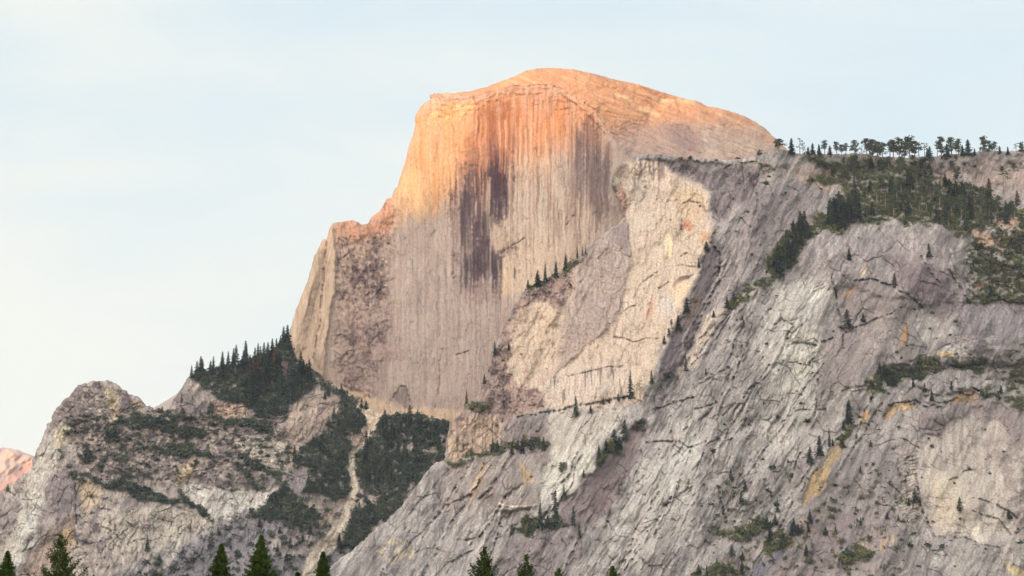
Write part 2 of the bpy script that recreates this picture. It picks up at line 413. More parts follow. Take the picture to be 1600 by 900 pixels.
dm.paint([(795, 160), (900, 165), (905, 250), (950, 350), (900, 420), (860, 370), (800, 330)], (150, 112, 100), 14, 8, 0.6, tex=drk)
dm.paint([(640, 200), (720, 180), (715, 400), (620, 420)], (196, 150, 122), 20, 8, 0.4, tex=drk)
qd = random.Random(77)
def drips(n, xr, tr, br, c, wr, ar, top=None):
    for _ in range(n):
        x = qd.uniform(*xr); t = qd.uniform(*tr); b = max(t + 15, qd.uniform(*br)); w = qd.uniform(*wr)
        dx = qd.uniform(-1.5, 1.5)
        dm.line_paint([(x, t), (x + dx, b)], c, w, 1.5, qd.uniform(*ar))
        if qd.random() < .5: dm.line_paint([(x, t), (x + dx * .5, (t + b) / 2)], c, w * 1.7, 1.5, qd.uniform(*ar) * .7)
drips(40, (718, 768), (255, 345), (330, 450), (98, 76, 82), (.8, 1.9), (.3, .75))
drips(16, (764, 792), (238, 275), (290, 355), (84, 62, 74), (1.0, 2.4), (.5, .9))
drips(26, (720, 792), (388, 412), (420, 462), (92, 72, 78), (.9, 2.2), (.3, .75))
drips(12, (738, 766), (275, 320), (315, 375), (212, 182, 160), (.6, 1.3), (.3, .8))
drips(6, (768, 782), (352, 366), (380, 392), (216, 188, 166), (.8, 1.6), (.4, .7))
drips(30, (740, 905), (146, 185), (210, 330), (164, 102, 68), (.7, 1.6), (.25, .6))
drips(26, (740, 900), (170, 215), (260, 330), (236, 186, 146), (.7, 1.5), (.25, .6))
drips(26, (896, 952), (192, 240), (285, 375), (120, 98, 96), (.8, 2.2), (.25, .6))
drips(40, (795, 945), (250, 330), (340, 450), (170, 136, 120), (.7, 1.3), (.2, .5))
drips(45, (622, 780), (300, 520), (420, 640), (164, 142, 134), (.8, 1.8), (.15, .4))
drips(30, (610, 780), (300, 520), (420, 640), (214, 198, 184), (.8, 2.2), (.15, .4))
drips(10, (785, 800), (400, 440), (440, 470), (236, 208, 176), (1, 3), (.4, .7))
# flake lines and arches
for L in ([(800, 385), (812, 378), (818, 372)], [(885, 352), (897, 338)], [(690, 545), (686, 600), (680, 640)], [(713, 555), (735, 548)]):
    dm.crack(L, 1.4, 4, 2, (124, 98, 92), 0.6)
dm.crack([(671, 148), (700, 157), (735, 153), (762, 144), (800, 135), (830, 133), (860, 133), (885, 142), (905, 154), (925, 169), (940, 186), (950, 203), (962, 212)], 1.8, 5, 3, (160, 84, 60), 0.55)
dm.crack([(880, 150), (902, 165), (918, 182), (934, 196), (948, 212)], 1.5, 5, 3, (150, 84, 64), 0.5)
# the rounded cap, its orange deepened to paint in sunset glow
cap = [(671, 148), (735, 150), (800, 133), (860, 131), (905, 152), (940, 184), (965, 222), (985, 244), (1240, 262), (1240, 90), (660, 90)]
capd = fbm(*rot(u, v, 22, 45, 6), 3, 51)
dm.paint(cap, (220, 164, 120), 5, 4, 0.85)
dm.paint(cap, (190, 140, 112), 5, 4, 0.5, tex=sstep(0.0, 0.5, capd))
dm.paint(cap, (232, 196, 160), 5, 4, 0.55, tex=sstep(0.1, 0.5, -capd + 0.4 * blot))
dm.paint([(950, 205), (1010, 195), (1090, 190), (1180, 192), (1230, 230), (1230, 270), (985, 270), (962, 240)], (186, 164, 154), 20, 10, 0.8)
dm.paint([(1040, 196), (1070, 198), (1092, 212), (1090, 238), (1060, 232), (1045, 214)], (158, 132, 128), 8, 6, 0.6)
dm.paint([(1095, 205), (1125, 205), (1122, 245), (1098, 245)], (212, 190, 172), 7, 5, 0.6)
dm.paint([(1130, 215), (1175, 215), (1200, 235), (1130, 246)], (206, 184, 160), 8, 6, 0.6)
for L in ([(962, 200), (985, 190), (1010, 189)], [(960, 208), (985, 196), (1000, 195)], [(958, 216), (980, 202)], [(920, 168), (940, 178), (965, 184), (995, 188)], [(950, 185), (960, 205), (965, 212)],
          [(1020, 222), (1035, 234), (1050, 243)], [(1052, 196), (1074, 198), (1092, 214)], [(1008, 212), (1016, 216)]):
    dm.crack(L, 1.2, 2.5, 3, (160, 112, 100), 0.5)
for L in ([(1035, 158), (1060, 156), (1085, 160)], [(1000, 168), (1025, 172)], [(965, 150), (985, 158)], [(1000, 170), (1030, 178)]):
    dm.line_paint(L, (246, 214, 170), 3, 3, 0.6)
# left shoulder: pale prow, brown broken wall
sh = [(519, 350), (560, 345), (612, 310), (622, 340), (612, 420), (606, 520), (575, 640), (540, 620), (520, 560), (523, 450), (524, 380)]
rgh = fbm(u / 7, v / 9, 4, 61)
dm.paint(sh, (188, 162, 146), 26, 18, 0.85)
sb = fbm(u / 22, v / 34, 4, 63)
dm.ragged(sh, (124, 100, 96), 40, 0.6, sb + 0.4 * rgh - 0.35, 1.6, 12)
dm.paint(sh, (208, 182, 160), 10, 8, 0.5, tex=sstep(0.1, 0.4, -rgh - 0.3 * sb))
dm.paint([(545, 405), (590, 395), (605, 430), (600, 480), (560, 470)], (104, 84, 88), 14, 12, 0.6, tex=sstep(-0.3, 0.2, rgh))
dm.paint([(535, 500), (610, 490), (605, 590), (570, 610), (530, 570)], (150, 128, 124), 16, 12, 0.5)
dm.paint([(525, 350), (612, 312), (618, 350), (612, 368), (560, 372), (524, 362)], (206, 146, 108), 8, 6, 0.7, tex=0.5 + 0.5 * sstep(-0.2, 0.3, -rgh))
prow = [(450, 560), (462, 480), (492, 390), (519, 350), (526, 400), (524, 450), (512, 520), (505, 590), (470, 570)]
dm.paint(prow, (214, 188, 160), 4, 4, 0.8)
dm.paint(prow, (160, 128, 108), 4, 4, 0.55, tex=sstep(0.1, 0.5, fbm(*rot(u, v, 104, 60, 5), 3, 66)))
dm.crack([(511, 374), (508, 400), (505, 440), (500, 500), (490, 560)], 1.6, 6, 2, (110, 80, 70), 0.6)
dm.recede(prow, 0.5, 30, 3)
dm.shift(prow, -14, 3, 3)
dm.recede([(440, 600), (450, 525), (492, 390), (505, 374), (506, 420), (480, 540), (470, 600)], -0.5, 22, 3)
# base of the face and the pale debris at its foot
dm.paint([(500, 596), (560, 612), (600, 628), (660, 636), (730, 640), (730, 670), (560, 670), (500, 640)], (228, 200, 172), 5, 8, 0.95)
dm.paint([(612, 622), (626, 604), (633, 607), (642, 640)], (150, 134, 132), 3, 4, 0.7)
dm.crack([(612, 626), (626, 604), (634, 607), (644, 638)], 1.6, 5, 2, (130, 100, 95), 0.5)
# --- relief
amp = sstep(-0.3, 0.4, blot + mott)
dm.D += amp * (1.5 * fbm((u + 4 * dm.n1) / 9, v / 90, 3, 71) + 0.6 * fbm(u / 3.5, v / 30, 2, 74)) + 9 * fbm(u / 75, v / 90, 3, 77) + 1.5 * fbm(u / 6, v / 8, 3, 79)
k, m = dm.mask(sh, 8, 6); dm.D[k] += m * (11 * fbm(u / 24, v / 30, 4, 81)[k] + 5 * fbm(u / 6, v / 8, 2, 83)[k])
k, m = dm.mask(cap, 8, 4); dm.D[k] += m * (2.5 * stairs(fbm(*rot(u, v, 24, 110, 22), 3, 85)[k] * 2.2) + 2.0 * capd[k])
kk, m = dm.mask([(671, 148), (735, 150), (800, 133), (860, 131), (905, 152), (950, 200), (930, 210), (890, 176), (800, 170), (700, 190), (660, 190)], 8, 6)
dm.D[kk] += m * 10 * np.abs(fbm(u / 16, v / 12, 3, 88)[kk])
capm = np.zeros(u.shape, f32); k, m = dm.mask(cap, 6, 4); capm[k] = m
shm = np.zeros(u.shape, f32); k, m = dm.mask(sh, 8, 6); shm[k] = m
fc = (1 - capm) * (1 - shm)
dm.flakes(fc * 0.6, 88, [(60, 13)], 0.08, 0.06)
dm.flakes(shm, 84, [(46, 16), (18, 6)], 0.24, 0.42)
dm.flakes(capm, 24, [(40, 8)], 0.12, 0.10)
dm.streaks(fc, 90, 90, 3.2, 0.12, 0.22); dm.streaks(fc, 90, 40, 6, 0.08, 0.14, 3)
dm.streaks(shm, 86, 20, 3.6, 0.16, 0.22, 5); dm.streaks(capm, 26, 40, 4, 0.14, 0.20, 8); dm.streaks(capm, 150, 18, 3, 0.10, 0.10, 9)
dm.lines(fc, 90, 70, 8, 1.6, 0.3); dm.lines(shm, 78, 24, 9, 4, 0.45, 9); dm.lines(capm, 30, 50, 12, 2.0, 0.25, 12)
dm.grit(np.ones_like(u), 0.16, None, 2.6)
dm.contrast(1.12)
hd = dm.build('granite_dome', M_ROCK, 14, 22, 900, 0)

# ================================================================== distant peaks
def far_base(Y0, slope):
    return lambda u, v: Y0 + slope * Y0 / FOC * (900 - v)
fp = Rock([(-90, 730), (-50, 706), (-20, 700), (5, 699), (25, 702), (38, 707), (52, 712), (90, 735), (130, 790), (130, 860), (-90, 860)], (-90, 690, 130, 862), 1.5, far_base(12500, 1.6), jag=0.6, seed=91)
u, v = fp.u, fp.v
g = fbm(*rot(u, v, 140, 30, 5), 3, 92)
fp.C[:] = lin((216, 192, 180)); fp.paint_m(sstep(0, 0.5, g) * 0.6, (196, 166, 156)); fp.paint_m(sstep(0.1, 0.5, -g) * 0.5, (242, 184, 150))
fp.D += 30 * g + 110 * fbm(u / 30, v / 30, 3, 93)
k, m = fp.mask([(-90, 800), (10, 752), (60, 715), (130, 720), (130, 870), (-90, 870)], 8, 4)
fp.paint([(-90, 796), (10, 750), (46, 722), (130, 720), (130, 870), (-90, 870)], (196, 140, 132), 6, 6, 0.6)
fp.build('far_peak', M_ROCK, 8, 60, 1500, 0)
sp = Rock([(200, 655), (240, 637), (258, 627), (277, 615), (290, 603), (320, 590), (380, 585), (380, 700), (200, 700)], (200, 580, 380, 702), 1.5, far_base(6800, 1.2), jag=0.5, seed=95)
sp.C[:] = lin((190, 178, 170)); sp.paint_m(sstep(0, 0.5, fbm(*rot(sp.u, sp.v, 150, 20, 5), 3, 96)) * 0.5, (180, 158, 152))
sp.D += 14 * fbm(sp.u / 20, sp.v / 20, 3, 97)
sp.build('distant_slope', M_ROCK, 8, 30, 900, 0)
# ================================================================== left ridge: small round dome, wooded hump and the gully below the great face
lr_sil = [(-220, 900), (-60, 806), (-20, 785), (0, 772), (10, 764), (25, 752), (37, 740), (45, 737), (49, 725), (51, 717), (57, 705), (65, 690), (70, 672), (80, 655), (87, 640), (96, 627), (110, 617),
    (120, 605), (130, 600), (142, 595), (156, 596), (170, 594), (180, 599), (192, 607), (202, 616), (216, 620), (222, 626), (230, 636), (236, 634), (240, 639), (250, 644), (262, 644),
    (269, 627), (277, 615), (287, 601), (293, 592), (300, 583), (320, 578), (345, 575), (380, 566), (405, 557), (425, 547), (440, 535), (450, 527), (456, 545), (463, 560), (475, 573), (490, 583), (500, 592),
    (515, 602), (530, 608), (545, 617), (555, 622), (566, 631), (576, 634), (584, 640), (596, 648), (615, 646), (650, 648), (700, 656), (715, 661), (760, 690), (800, 760), (800, 950), (-220, 950)]
def lr_base(u, v):
    y = 4250 + 0.62 * 1.36 * (900 - v)
    y = y + 0.25 * 1.36 * np.abs(u - 170) * (u < 170) + 0.10 * 1.36 * np.clip(u - 170, 0, 400)
    y = y + 70 * np.exp(-((u - 545 - (900 - v) * 0.12) / 60) ** 2)
    return y
lr = Rock(lr_sil, (-220, 524, 800, 950), STEP, lr_base, jag=1.9, jagl=11, seed=101)
u, v = lr.u, lr.v
big = fbm(u / 70, v / 60, 4, 111); mid = fbm(u / 18, v / 15, 4, 113); fin = fbm(u / 5, v / 5, 3, 115)
dia = fbm(*rot(u, v, 125, 60, 9), 4, 117); vst = fbm(u / 6, v / 45, 3, 119)
lr.C[:] = lin((176, 163, 157))
lr.paint_m(sstep(0, 0.45, big) * 0.55, (198, 186, 175))
lr.paint_m(sstep(0, 0.4, -big + 0.3 * mid) * 0.7, (140, 128, 130))
lr.paint_m(sstep(0.05, 0.4, mid) * 0.5, (132, 118, 120))
lr.paint_m(sstep(0.05, 0.45, fin * 0.7 - mid * 0.5) * 0.5, (214, 198, 182))
rough = [(86, 640), (120, 600), (170, 590), (225, 625), (300, 645), (380, 640), (450, 640), (460, 700), (400, 745), (330, 760), (240, 745), (160, 740), (110, 730), (110, 690)]
lr.paint(rough, (122, 108, 112), 14, 12, 0.65, tex=sstep(-0.25, 0.3, mid + 0.5 * fin))
lr.paint(rough, (206, 184, 168), 14, 12, 0.7, tex=sstep(0.08, 0.4, fin - 0.3 * mid))
lr.paint([(60, 700), (85, 645), (118, 606), (135, 604), (110, 650), (95, 668), (70, 700)], (146, 132, 130), 6, 6, 0.6)
lr.paint([(160, 606), (176, 606), (186, 625), (192, 648), (178, 655), (170, 630)], (212, 190, 156), 5, 6, 0.75, tex=0.6 + 0.4 * sstep(-0.3, 0.2, vst))
lr.paint([(204, 626), (222, 630), (218, 648), (206, 645)], (206, 180, 150), 4, 4, 0.7)
lr.paint([(188, 612), (204, 618), (206, 645), (192, 645)], (128, 112, 120), 4, 4, 0.7)
lr.paint([(52, 726), (62, 700), (84, 672), (108, 664), (100, 700), (90, 725), (76, 745), (70, 770), (60, 800), (48, 850), (20, 880), (0, 870), (30, 790), (40, 750)], (214, 206, 194), 9, 12, 0.65)
lr.paint([(85, 672), (108, 668), (104, 690), (88, 700)], (222, 206, 172), 5, 5, 0.7)
lr.paint([(55, 770), (70, 765), (62, 810), (40, 860), (20, 890), (15, 870), (45, 810)], (226, 222, 214), 6, 10, 0.55)
lr.paint([(75, 745), (115, 740), (128, 770), (115, 800), (85, 820), (70, 800)], (150, 138, 140), 8, 8, 0.7)
lr.paint([(64, 838), (92, 818), (118, 803), (118, 850), (90, 850), (66, 845)], (150, 130, 120), 3, 4, 0.8)
lr.paint([(96, 826), (116, 824), (117, 850), (96, 850)], (202, 176, 138), 3, 4, 0.8)
lr.paint([(40, 880), (66, 845), (118, 850), (90, 900), (30, 930)], (176, 148, 130), 5, 5, 0.6)
lr.paint([(120, 745), (155, 755), (155, 790), (130, 800)], (222, 198, 164), 6, 6, 0.6)
lr.paint([(118, 798), (150, 800), (160, 830), (135, 850), (119, 845)], (118, 104, 112), 4, 8, 0.7, tex=sstep(-0.1, 0.2, mid))
lr.paint([(160, 795), (230, 790), (320, 795), (345, 815), (300, 850), (230, 880), (190, 890), (160, 850)], (208, 198, 182), 8, 10, 0.65, tex=sstep(-0.35, 0.1, -vst))
lr.paint([(362, 688), (385, 680), (425, 680), (448, 698), (456, 715), (448, 732), (415, 730), (385, 716), (366, 700)], (212, 200, 188), 4, 5, 0.85)
lr.paint([(276, 768), (300, 755), (330, 760), (380, 765), (432, 762), (424, 788), (396, 802), (372, 808), (340, 814), (306, 790)], (210, 202, 194), 4, 6, 0.85)
lr.paint([(275, 735), (300, 715), (310, 728), (290, 752), (278, 755)], (224, 200, 168), 4, 5, 0.8)
lr.paint([(345, 815), (380, 808), (350, 830), (290, 850), (262, 862)], (222, 212, 200), 4, 5, 0.7)
lr.paint([(332, 630), (352, 628), (385, 632), (384, 652), (345, 650), (330, 645)], (214, 184, 164), 4, 5, 0.8)
# tan outcrops in the gully
tan = (206, 184, 162)
lr.paint([(445, 700), (455, 640), (480, 622), (495, 606), (514, 620), (531, 625), (528, 640), (508, 664), (480, 690), (462, 730), (450, 730)], (196, 174, 160), 3, 4, 0.8)
lr.paint([(430, 566), (452, 562), (450, 580), (436, 596), (428, 582)], (158, 128, 126), 3, 3, 1)
lr.paint([(508, 690), (520, 680), (526, 695), (518, 704)], tan, 3, 4, 0.8)
lr.paint([(450, 735), (472, 728), (486, 745), (478, 765), (455, 765)], (158, 146, 148), 4, 5, 0.9)
lr.paint([(540, 672), (566, 668), (576, 680), (560, 705), (548, 700)], (196, 170, 152), 5, 6, 0.8)
lr.paint([(440, 780), (480, 778), (520, 800), (530, 820), (500, 815), (460, 795)], (200, 178, 156), 4, 6, 0.8, tex=sstep(-0.25, 0.1, dia))
lr.paint([(500, 790), (545, 772), (575, 775), (600, 775), (560, 800), (530, 810)], (196, 178, 168), 5, 6, 0.8)
# scree below, its bluish shade painted into the colour
lr.paint([(180, 900), (240, 870), (300, 840), (350, 815), (380, 806), (440, 815), (520, 830), (560, 862), (520, 900), (520, 950), (180, 950)], (138, 134, 144), 14, 10, 0.75)
lr.paint([(180, 900), (350, 815), (520, 830), (520, 950), (180, 950)], (170, 160, 160), 14, 10, 0.6, tex=sstep(0.05, 0.35, fin))
lr.paint([(420, 840), (455, 825), (490, 835), (490, 860), (455, 875), (425, 860)], (190, 178, 174), 6, 7, 0.8)
lr.paint([(360, 800), (330, 816), (290, 845), (250, 900), (180, 900), (240, 860)], (212, 202, 190), 3, 8, 0.6, tex=sstep(-0.1, 0.2, dia))
def veg_all(s, L, soft=3, warp=9):
    for p in L: s.vegpatch(p, soft, warp)
veg_all(lr, [
    [(296, 592), (300, 578), (345, 570), (400, 550), (450, 522), (458, 548), (475, 572), (495, 590), (482, 612), (462, 624), (445, 642), (420, 656), (402, 650), (388, 640), (345, 624), (320, 604)],
    [(482, 590), (500, 590), (555, 621), (575, 633), (578, 666), (560, 672), (535, 674), (510, 668), (528, 642), (532, 624), (512, 608), (494, 602)],
    [(482, 692), (510, 672), (545, 676), (548, 700), (545, 740), (551, 770), (522, 784), (500, 776), (476, 762), (486, 745), (472, 726), (458, 728), (460, 710), (475, 702)],
    [(585, 676), (590, 655), (615, 644), (650, 646), (702, 655), (702, 690), (694, 716), (675, 730), (650, 757), (630, 770), (600, 776), (565, 764), (556, 745), (552, 715), (572, 692)],
    [(575, 784), (620, 766), (640, 772), (604, 815), (577, 838), (550, 862), (530, 850), (536, 820), (552, 802)],
    [(392, 806), (430, 772), (440, 752), (462, 775), (480, 790), (502, 815), (506, 826), (480, 820), (460, 832), (430, 816)]])
veg_all(lr, [
    [(103, 741), (122, 744), (147, 742), (152, 752), (125, 752), (108, 748)],
    [(148, 748), (160, 752), (157, 758), (148, 754)],
    [(160, 753), (190, 748), (207, 740), (216, 746), (200, 756), (225, 758), (243, 772), (270, 778), (288, 776), (298, 788), (252, 787), (215, 781), (195, 768), (162, 762)],
    [(276, 762), (284, 766), (306, 790), (332, 808), (332, 814), (318, 810), (296, 790)],
    [(160, 690), (166, 672), (180, 668), (186, 676), (178, 690), (168, 693)],
    [(170, 660), (200, 654), (225, 651), (262, 655), (300, 668), (326, 680), (300, 684), (275, 675), (248, 672), (225, 668), (200, 664), (180, 664)],
    [(245, 702), (262, 694), (300, 691), (308, 706), (337, 711), (312, 717), (290, 712), (262, 710)],
    [(172, 715), (188, 711), (196, 706), (203, 715), (186, 720)],
    [(131, 690), (136, 688), (147, 716), (136, 722)],
    [(200, 655), (208, 645), (232, 646), (240, 652), (222, 660)],
    [(310, 645), (340, 650), (400, 655), (430, 664), (420, 678), (392, 672), (350, 660)],
    [(240, 640), (262, 640), (282, 646), (300, 656), (280, 660), (255, 650)],
    [(370, 705), (400, 720), (430, 736), (446, 742), (436, 748), (404, 738), (380, 722)],
    [(255, 698), (290, 684), (296, 690), (262, 704)],
    [(380, 712), (372, 728), (390, 738), (408, 762), (400, 764), (380, 740), (366, 726)]], 2, 7)
# scattered low growth on the rough ledges and the scree
kk, m = lr.mask([(100, 660), (230, 640), (330, 650), (450, 650), (450, 760), (340, 755), (220, 745), (100, 730)], 10, 10)
lr.veg[kk] = np.maximum(lr.veg[kk], 0.9 * m * sstep(0.22, 0.34, fbm(u / 13, v / 6, 3, 131)[kk]))
kk, m = lr.mask([(180, 900), (300, 850), (390, 808), (520, 835), (560, 870), (520, 950), (180, 950)], 10, 10)
lr.veg[kk] = np.maximum(lr.veg[kk], 0.85 * m * sstep(0.12, 0.3, fbm(u / 14, v / 9, 3, 133)[kk]))
kk, m = lr.mask([(440, 690), (700, 690), (700, 730), (640, 760), (560, 850), (500, 820), (440, 780)], 8, 10)
lr.veg[kk] = np.maximum(lr.veg[kk] , 0.8 * m * sstep(0.1, 0.25, fbm(u / 12, v / 8, 3, 135)[kk]))
for p in ([(612, 700), (640, 694), (655, 702), (630, 712)], [(655, 700), (690, 700), (692, 708), (662, 710)], [(598, 735), (612, 728), (618, 745), (604, 750)], [(430, 566), (452, 562), (450, 580), (436, 596), (428, 582)], [(488, 770), (510, 776), (500, 784), (484, 778)], [(455, 735), (480, 730), (484, 755), (462, 765)]):
    kk, m = lr.mask(p, 3, 6); lr.veg[kk] *= 1 - 0.9 * m
# debris chute
ch = [(562, 632), (578, 650), (581, 668), (572, 690), (552, 704), (547, 725), (551, 745), (555, 765), (548, 782), (541, 800), (534, 814), (524, 838), (504, 856), (490, 875), (480, 900), (474, 930)]
kk = lr.sl(ch, 30); dd = dist_line(ch, u[kk] + 5 * lr.n1[kk], v[kk] + 5 * lr.n2[kk]) - np.interp(v[kk], [640, 690, 760, 800, 850, 900], [5, 4, 5, 6, 13, 10])
mm = sstep(3, -2, dd); lr.veg[kk] *= 1 - mm
lr.C[kk] = lr.C[kk] * (1 - 0.85 * mm[..., None]) + lin((232, 216, 196)) * 0.85 * mm[..., None]
lr.D[kk] += 4 * mm
lr.paint([(572, 628), (600, 640), (598, 652), (584, 672), (574, 670), (570, 645)], (230, 208, 184), 3, 4, 0.9)
kk, m = lr.mask([(566, 630), (600, 642), (590, 655), (582, 672), (574, 668)], 3, 4); lr.veg[kk] *= 1 - m
# relief
B1, r1, cx, cy = voronoi(u / 22 + lr.n1 * 0.8, v / 17 + lr.n2 * 0.8, 5)
B2, r2, cx2, cy2 = voronoi(u / 9 + lr.n1, v / 7 + lr.n2, 6)
lr.D += 34 * big + 5 * mid + 0.8 * fin + 1.5 * stairs(3 * dia)
kr, m = lr.mask(rough, 16, 10)
lr.D[kr] += m * ((r1[kr] - 0.5) * 12 + (r2[kr] - 0.5) * 5 + cy[kr] * 9 + cy2[kr] * 4)
for L, w, dp in (([(118, 740), (119, 800), (120, 850)], 1.6, 8), ([(140, 770), (155, 795), (180, 800)], 1.5, 6), ([(155, 820), (185, 838), (160, 850)], 1.6, 6), ([(195, 815), (215, 825), (200, 850), (230, 840)], 1.5, 6),
        ([(340, 760), (360, 768), (385, 766), (400, 762)], 1.6, 7), ([(270, 790), (300, 800), (318, 830)], 1.6, 6), ([(385, 716), (420, 732), (440, 735)], 1.6, 6), ([(362, 688), (380, 680), (400, 678)], 1.5, 6),
        ([(120, 842), (140, 850), (165, 846)], 1.6, 6), ([(165, 700), (160, 740)], 1.6, 6), ([(70, 672), (62, 700), (52, 726)], 2.4, 6)):
    lr.crack(L, w, dp, 5, (104, 92, 98), 0.6)
one = np.ones_like(u); rgm = np.zeros(u.shape, f32); k, m = lr.mask(rough, 14, 10); rgm[k] = m
fcm = one - 0.7 * rgm
lr.flakes(fcm, 104, [(34, 14), (15, 6)], 0.20, 0.26)
lr.flakes(rgm, 30, [(18, 9), (9, 5)], 0.36, 0.5, 3)
lr.streaks(fcm, 108, 26, 3.6, 0.20, 0.30); lr.streaks(fcm, 92, 14, 3, 0.12, 0.16, 3); lr.streaks(rgm, 20, 9, 4, 0.25, 0.35, 6)
lr.lines(one, 118, 44, 15, 5, 0.5); lr.lines(one, 80, 30, 12, 4, 0.4, 4); lr.lines(one, 20, 30, 16, 4, 0.42, 8)
lr.grit(one, 0.40, None, 2.8)
lr.veg *= 1 - 0.9 * sstep(0.10, 0.22, fbm(u / 12, v / 7, 3, 137))
lr.D[...] -= 5 * lr.veg
lr.C = lr.C * np.array([0.99, 1.01, 0.99], f32)
lr.contrast(1.18)
lr.build('left_ridge', M_ROCK, 12, 24, 500, 0, vegtint=(84, 88, 76))

# ================================================================== the right buttress: pale pillar, diagonal rib, great grey slab and the wooded terrace
rb_sil = [(505, 910), (515, 885), (532, 872), (550, 860), (577, 835), (600, 817), (622, 797), (635, 780), (650, 760), (670, 732), (682, 722), (695, 720), (697, 690), (702, 662), (712, 654), (722, 640),
    (735, 630), (746, 618), (755, 600), (761, 585), (768, 562), (775, 537), (784, 520), (792, 500), (800, 482), (812, 462), (820, 452), (832, 446), (845, 440), (867, 432), (882, 420), (897, 408), (907, 400),
    (920, 387), (930, 375), (942, 364), (955, 357), (970, 345), (978, 339), (973, 322), (962, 305), (955, 288), (957, 272), (965, 259), (985, 246), (1010, 241), (1030, 240), (1050, 244), (1075, 246), (1110, 249),
    (1150, 250), (1180, 243), (1200, 237), (1213, 231), (1230, 236), (1250, 240), (1275, 240), (1305, 241), (1340, 239), (1365, 242), (1390, 246), (1420, 247), (1450, 245), (1475, 242), (1512, 239), (1537, 235),
    (1575, 236), (1600, 234), (1900, 230), (1900, 950), (470, 950)]
ribline = [(1113, 330), (1112, 375), (1100, 400), (1085, 440), (1070, 470), (1058, 500), (1045, 525), (1030, 548), (1018, 590), (1000, 640), (975, 680), (945, 705), (925, 740), (890, 780), (860, 810), (830, 870), (800, 950)]
leftmass = [(1040, 200), (1108, 290)] + ribline + [(460, 950), (460, 200)]
def rb_base(u, v):
    y = 3920 + 0.72 * 1.36 * (900 - v)
    return y + 0.10 * 1.36 * np.clip(u - 1100, 0, None)
rb = Rock(rb_sil, (470, 226, 1900, 950), STEP, rb_base, jag=1.3, jagl=8, seed=141)
u, v = rb.u, rb.v
k, d = rb.sdp(leftmass, 6, 2)
dn = np.clip(-d, 0, None)
rb.D[k] += 1.36 * (0.55 * np.clip(dn, 0, 260) + 0.4 * np.clip(dn, 0, 30) + 0.2 * np.clip(dn - 260, 0, None))
big = fbm(u / 90, v / 80, 4, 151); mid = fbm(u / 20, v / 18, 4, 153); fin = fbm(u / 4.5, v / 4.5, 3, 155)
wu_, wv_ = u + 9 * fbm(u / 40, v / 40, 2, 191), v + 9 * fbm(u / 40, v / 40, 2, 192)
d1 = fbm(*rot(wu_ * 1.0, wv_, 120, 55, 11), 4, 157); d2 = fbm(*rot(wu_, wv_, 124, 26, 4), 3, 159); d3 = fbm(*rot(u, v, 116, 180, 26), 3, 161)
vs = fbm(u / 6, v / 60, 3, 163); vsf = fbm(u / 3, v / 30, 2, 165)
rb.C[:] = lin((172, 163, 160))
rb.paint_m(sstep(0.0, 0.45, big + 0.5 * d3) * 0.55, (198, 189, 183))
rb.paint_m(sstep(0.0, 0.42, -big + 0.5 * d1) * 0.85, (146, 137, 133))
rb.paint_m(sstep(0.05, 0.45, d1) * 0.45, (128, 117, 115))
rb.paint_m(sstep(0.1, 0.5, -d1 + 0.5 * fin) * 0.4, (214, 205, 198))
rb.paint_m(sstep(0.05, 0.5, d2) * 0.40, (138, 122, 122))
rb.paint_m(sstep(0.1, 0.5, -d2) * 0.30, (220, 212, 206))
# --- slab patches
Lp = (206, 198, 190)
rb.paint([(1215, 450), (1260, 425), (1300, 430), (1290, 480), (1285, 530), (1278, 590), (1272, 640), (1230, 720), (1195, 700), (1180, 640), (1200, 560), (1180, 520)], Lp, 14, 14, 0.7)
rb.paint([(1205, 570), (1240, 500), (1276, 510), (1274, 570), (1240, 620), (1210, 620)], (228, 220, 206), 12, 10, 0.6, tex=sstep(-0.3, 0.2, mid))
rb.paint([(1270, 430), (1292, 436), (1270, 480), (1262, 475)], (228, 222, 212), 3, 6, 0.7)
rb.paint([(1020, 700), (1090, 640), (1110, 680), (1090, 760), (1050, 840), (1000, 880), (940, 880), (960, 800), (1000, 740)], Lp, 18, 14, 0.65)
rb.paint([(1068, 690), (1092, 668), (1086, 705), (1062, 730), (1052, 770), (1046, 760), (1056, 715)], (222, 217, 213), 7, 10, 0.6)
rb.paint([(1110, 300), (1145, 290), (1200, 300), (1190, 360), (1160, 440), (1120, 500), (1090, 560), (1068, 560), (1100, 480), (1112, 420)], (176, 162, 160), 14, 8, 0.6)
rb.paint([(1105, 500), (1130, 470), (1110, 530), (1080, 580), (1060, 580), (1085, 530)], (222, 200, 178), 6, 8, 0.6)
rb.paint([(1150, 250), (1215, 242), (1230, 270), (1205, 290), (1160, 290)], (198, 182, 172), 8, 8, 0.6)
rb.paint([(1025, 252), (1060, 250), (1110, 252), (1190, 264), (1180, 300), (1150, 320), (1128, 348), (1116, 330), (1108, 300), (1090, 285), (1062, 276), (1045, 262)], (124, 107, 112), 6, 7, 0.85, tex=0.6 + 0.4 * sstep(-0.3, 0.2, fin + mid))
rb.paint([(1160, 300), (1250, 270), (1300, 290), (1260, 350), (1210, 400), (1175, 430), (1170, 380)], (158, 144, 144), 14, 10, 0.7)
rb.paint([(1230, 262), (1310, 262), (1330, 285), (1290, 300), (1260, 290)], (190, 164, 148), 8, 8, 0.7)
rb.paint([(1440, 262), (1600, 250), (1900, 250), (1900, 310), (1590, 300), (1550, 300), (1500, 280), (1450, 285)], (186, 160, 150), 8, 10, 0.8, tex=0.5 + 0.5 * sstep(-0.2, 0.3, mid))
